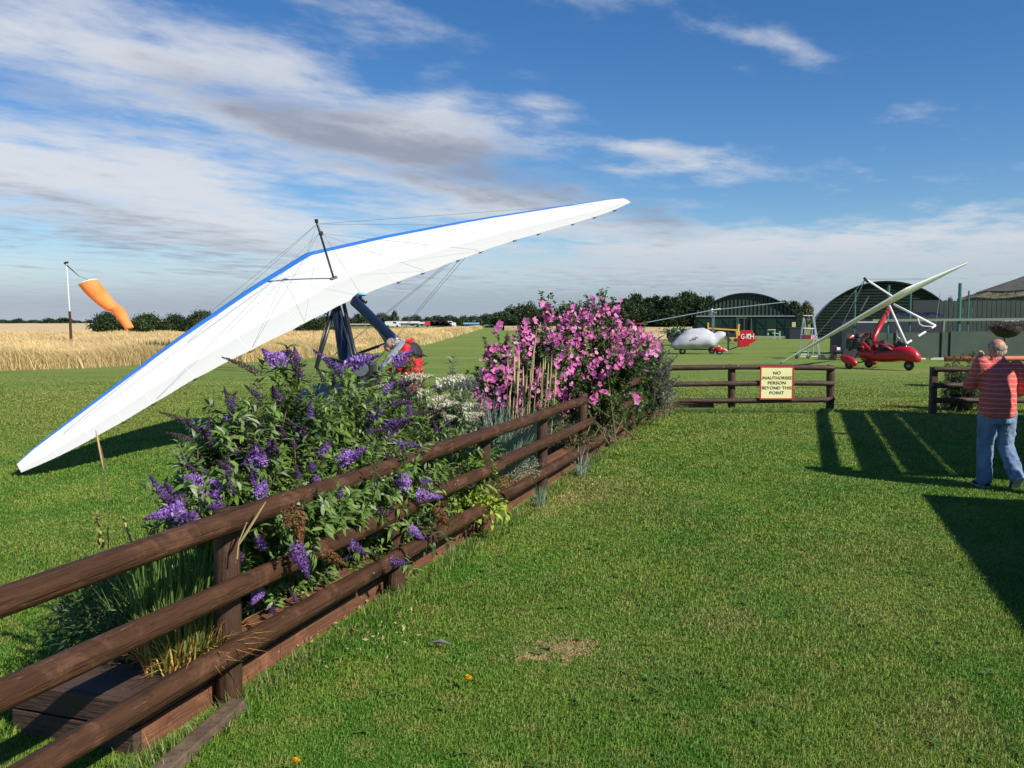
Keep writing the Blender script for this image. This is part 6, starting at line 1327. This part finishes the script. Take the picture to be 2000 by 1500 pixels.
def hand(w, d, up, sz=1.0, side=1):
    """palm, four curled fingers of unequal length and a thumb leaving the side"""
    w, d, up = Vector(w), Vector(d).normalized(), Vector(up).normalized(); s = d.cross(up).normalized(); ch = [[(w, .027), (w+d*.04*sz, .030), (w+d*.085*sz, .030)]]
    for i, L in enumerate((.062, .075, .070, .055)):
        k = w+d*.085*sz+s*(i-1.5)*.019; m1 = k+d*L*.5-up*.006; ch.append([(k, .0095), (m1, .0088), (m1+d*L*.25-up*L*.42, .0078)])
    t0 = w+d*.03*sz+s*side*.026; ch.append([(t0, .012), (t0+s*side*.022+d*.03, .0105), (t0+s*side*.018+d*.06-up*.012, .009)]); return ch
body = [[(Q(0, .02, .82), .13, .72, (1, 0, 0)), (Q(0, .03, 1.0), .15, .72), (Q(0, .03, 1.2), .165, .70), (Q(0, .03, 1.34), .15, .6), (Q(0, .05, 1.41), .075, .9)], [(Q(0, .04, 1.38), .055), (Q(-.01, .08, 1.48), .052)],
        [(head_c+Vector((0, -.005, .025)), .088), (head_c+Vector((0, .02, -.005)), .082)], [(head_c+Vector((0, .06, -.055)), .055), (head_c+Vector((0, .075, -.07)), .04)], [(head_c+Vector((0, .10, .0)), .014), (head_c+Vector((0, .112, -.02)), .014)]]
for sx_ in (-1, 1): body.append([(head_c+Vector((sx_*.083, .012, .012)), .011), (head_c+Vector((sx_*.093, .0, .018)), .013), (head_c+Vector((sx_*.087, .01, -.022)), .010)])
blobmesh('body', body+legs+arm+hand(wr_l, (.3, -.35, .7), (0, -1, 0))+hand(wr_r, (-.2, .8, -.4), (0, 0, 1)), skin, man, voxel=.0085, smooth=3)
# hair: grey fringe round a bald crown
def hair(c, rs, parent, m, crown=True, tilt=0):
    b = MB(); n = 26; rings = []
    for i in range(12):
        ph = -.55+i*(.80 if crown else 1.75)/11*1.0
        ring = []
        for j in range(n):
            th = 2*PI*j/n; fr = math.sin(th)          # +1 is the face side
            if fr > .35: ph2 = ph*.45+.62 if not crown else .45+ph*.25
            else: ph2 = ph
            k = 1+.03*math.sin(9*th+i); ring.append(Vector(c)+Vector((math.cos(th)*math.cos(ph2)*rs[0]*k, math.sin(th)*math.cos(ph2)*rs[1]*k, math.sin(ph2)*rs[2]*k)))
        rings.append(ring)
    # inner wall gives thickness
    inner = [[Vector(c)+(p-Vector(c))*.93 for p in r] for r in rings[::-1]]
    b.loft(rings+inner+[rings[0]], cap=False); o = b.build('hair', m, parent, smooth=True); return o
hm = mat('grey_hair', (.24, .18, .11), .8, col2=(.55, .46, .32), nscale=30, stretch=(1, 1, .25), bump=.8, bscale=60)
hair(head_c+Vector((0, -.004, .018)), (.097, .103, .094), man, hm)
b = MB(); 
for j in range(9): a = -PI/2+(j-4)*.22; b.ball(head_c+Vector((math.cos(a)*.080, math.sin(a)*.080, -.040+.005*abs(j-4))), (.022, .02, .050), 8, 6)
b.build('hair', hm, man, smooth=True)
shm = shirt_mat()
sh = blobmesh('shirt', [[(Q(0, .015, .79), .192, .80, (1, 0, 0), 'flat'), (Q(0, .02, .95), .196, .82), (Q(0, .03, 1.15), .196, .78), (Q(0, .03, 1.30), .196, .62), (Q(0, .04, 1.38), .15, .62), (Q(0, .05, 1.43), .075, .95)],
     [(sh_l, .082), (sh_l+(el_l-sh_l)*.5, .078), (sh_l+(el_l-sh_l)*.92, .072)], [(sh_r, .082), (sh_r+(el_r-sh_r)*.5, .080), (sh_r+(el_r-sh_r)*.9, .074)]], shm, man, voxel=.012, smooth=5, disp=.022, dscale=.10)
b = MB(); b.loft([[Q(0, .05, z)+Vector((math.cos(a)*r_, math.sin(a)*r_*.95, 0)) for a in [2*PI*j/20 for j in range(20)]] for r_, z in ((.085, 1.405), (.074, 1.455), (.068, 1.45), (.07, 1.40))], cap=False); b.build('collar', shm, man, smooth=True)
blobmesh('jeans', [[(Q(0.0, .015, .88), .140, .72, (1, 0, 0), 'flat'), (Q(.0, .01, .80), .162, .76), (Q(.005, .01, .72), .165, .76)], [(hipl+Vector((.0, 0, 0)), .112), (hipl+(knl-hipl)*.6, .100), (knl, .088), (knl+(anl-knl)*.6, .080), (anl+Vector((0, 0, -.01)), .082)],
     [(hipr, .112), (hipr+(knr-hipr)*.6, .100), (knr, .088), (knr+(anr-knr)*.6, .080), (anr+Vector((0, .01, -.01)), .082)]], denim, man, voxel=.012, smooth=4, disp=.035, dscale=.075)
shoe = mat('shoe_leather', (.05, .05, .055), .6); sole = mat('shoe_sole', (.50, .48, .42), .7)
def shoe_at(a, d, upv, nm):
    a, d, upv = Vector(a), Vector(d).normalized(), Vector(upv).normalized(); s = d.cross(upv).normalized(); upv = s.cross(d); b = MB(); n = 14
    b.loft([[a+d*x+s*math.cos(2*PI*j/n)*w+upv*(zc_+math.sin(2*PI*j/n)*h) for j in range(n)] for (x, w, zc_, h) in ((-.075, .02, .0, .03), (-.06, .04, .005, .045), (0, .047, .005, .05), (.08, .05, -.005, .038), (.15, .047, -.018, .026), (.20, .02, -.022, .014))]); o = b.build('shoe', shoe, man, smooth=True)
    b = MB(); b.loft([[a+d*x+s*math.cos(2*PI*j/n)*w*1.08+upv*(-.048+max(-.012, min(.012, math.sin(2*PI*j/n)*.02))) for j in range(n)] for (x, w) in ((-.08, .02), (-.06, .042), (0, .046), (.08, .052), (.16, .048), (.208, .02))]); b.build('sole', sole, o)
shoe_at(anl+Vector((0, .0, -.035)), (-.08, 1, 0), (0, 0, 1), 'l'); shoe_at(anr+Vector((.0, .0, -.03)), (.05, .62, -.72), (0, .75, .6), 'r')

# second person bending over the trike
RXp, RYp = xg(797, 12.3), 12.3
pr_ = empty('person', (RXp, RYp, 0), 'grey-haired person in a red and black jacket bending over the trike under the white wing', 'person')
def Q2(x, y, z): return Vector((RXp+x, RYp+y, z*1.10))
hd2 = at(768, 672, 12.3)
hx = hd2.x-RXp
bd = [[(Q2(.02, .02, .92), .13, .8, (0, 1, 0)), (Q2(.04, .02, 1.1), .15, .75), (Q2(.02, .02, 1.28), .16, .75), (Q2(-.02, .02, 1.40), .10, .8)], [(Q2(-.03, .02, 1.38), .06), (hd2+Vector((.05, .02, -.03)), .055)], [(hd2+Vector((.0, .0, .02)), .085), (hd2+Vector((-.035, -.01, .0)), .08)], [(hd2+Vector((-.07, -.02, -.06)), .05), (hd2+Vector((-.085, -.02, -.07)), .035)], [(hd2+Vector((-.118, -.02, -.02)), .013), (hd2+Vector((-.128, -.02, -.045)), .013)],
      [(Q2(-.03, -.09, .9), .09), (Q2(-.02, -.1, .48), .06), (Q2(0, -.1, .08), .045), (Q2(-.13, -.1, .04), .03)], [(Q2(.03, .1, .9), .09), (Q2(.05, .12, .48), .06), (Q2(.08, .12, .08), .045), (Q2(-.05, .12, .04), .03)],
      [(Q2(-.02, -.18, 1.34), .055), (Q2(-.12, -.22, 1.10), .042), (Q2(-.30, -.12, 1.02), .028)], [(Q2(-.02, .2, 1.34), .055), (Q2(-.14, .2, 1.10), .042), (Q2(-.32, .12, 1.0), .028)]]
for yy in (-.083, .083): bd.append([(hd2+Vector((.01, yy, 0)), .012), (hd2+Vector((.02, yy*1.12, -.015)), .012)])
blobmesh('body', bd+hand(Q2(-.30, -.12, 1.02), (-.9, .1, -.2), (0, 0, 1))+hand(Q2(-.32, .12, 1.0), (-.9, 0, -.2), (0, 0, 1), side=-1), skin2, pr_, voxel=.0095, smooth=3)
hm2 = mat('white_hair', (.42, .40, .37), .8, col2=(.30, .28, .26), nscale=24, bump=.6, bscale=50)
b = MB(); b.ball(hd2+Vector((.022, .0, .032)), (.092, .094, .082), 16, 11); b.build('hair', hm2, pr_, smooth=True)
redc = mat('red_jacket', (.62, .015, .018), .7, bump=.5, bscale=12); blk = mat('black_yoke', (.02, .018, .02), .75)
blobmesh('jacket', [[(Q2(.05, .02, .78), .165, .85, (0, 1, 0), 'flat'), (Q2(.06, .02, 1.0), .19, .85), (Q2(.045, .02, 1.2), .195, .78), (Q2(.0, .02, 1.36), .15, .75), (Q2(-.03, .02, 1.42), .09, .9)], [(Q2(-.02, -.17, 1.34), .085), (Q2(-.12, -.22, 1.10), .07), (Q2(-.27, -.14, 1.03), .05)], [(Q2(-.02, .2, 1.34), .085), (Q2(-.14, .2, 1.10), .07), (Q2(-.28, .13, 1.01), .05)]], redc, pr_, voxel=.013, smooth=4, disp=.03, dscale=.08)
b = MB(); ring = []
b.loft([[Q2(cx, .02, z)+Vector((math.cos(a)*rx_*.78, math.sin(a)*rx_, 0)) for a in [2*PI*j/20 for j in range(20)]] for cx, rx_, z in ((.055, .205, 1.235), (.04, .208, 1.30), (.02, .185, 1.37), (-.005, .13, 1.42))], cap=False); b.build('jacket_yoke', blk, pr_, smooth=True)
b = MB(); b.tube([Q2(-.03+math.cos(a)*.088, .02+math.sin(a)*.095, 1.425+.03*math.cos(a)) for a in [2*PI*j/16 for j in range(17)]], .022, 7, cap=False); b.build('collar', redc, pr_, smooth=True)
blobmesh('trousers', [[(Q2(.05, .02, .9), .14, .85, (0, 1, 0), 'flat'), (Q2(.05, .02, .8), .15, .85)], [(Q2(-.01, -.08, .8), .10), (Q2(-.02, -.1, .48), .085), (Q2(0, -.1, .1), .075)], [(Q2(.05, .1, .8), .10), (Q2(.05, .12, .48), .085), (Q2(.08, .12, .1), .075)]], mat('dark_trousers', (.03, .035, .05), .85), pr_, voxel=.014, smooth=4)
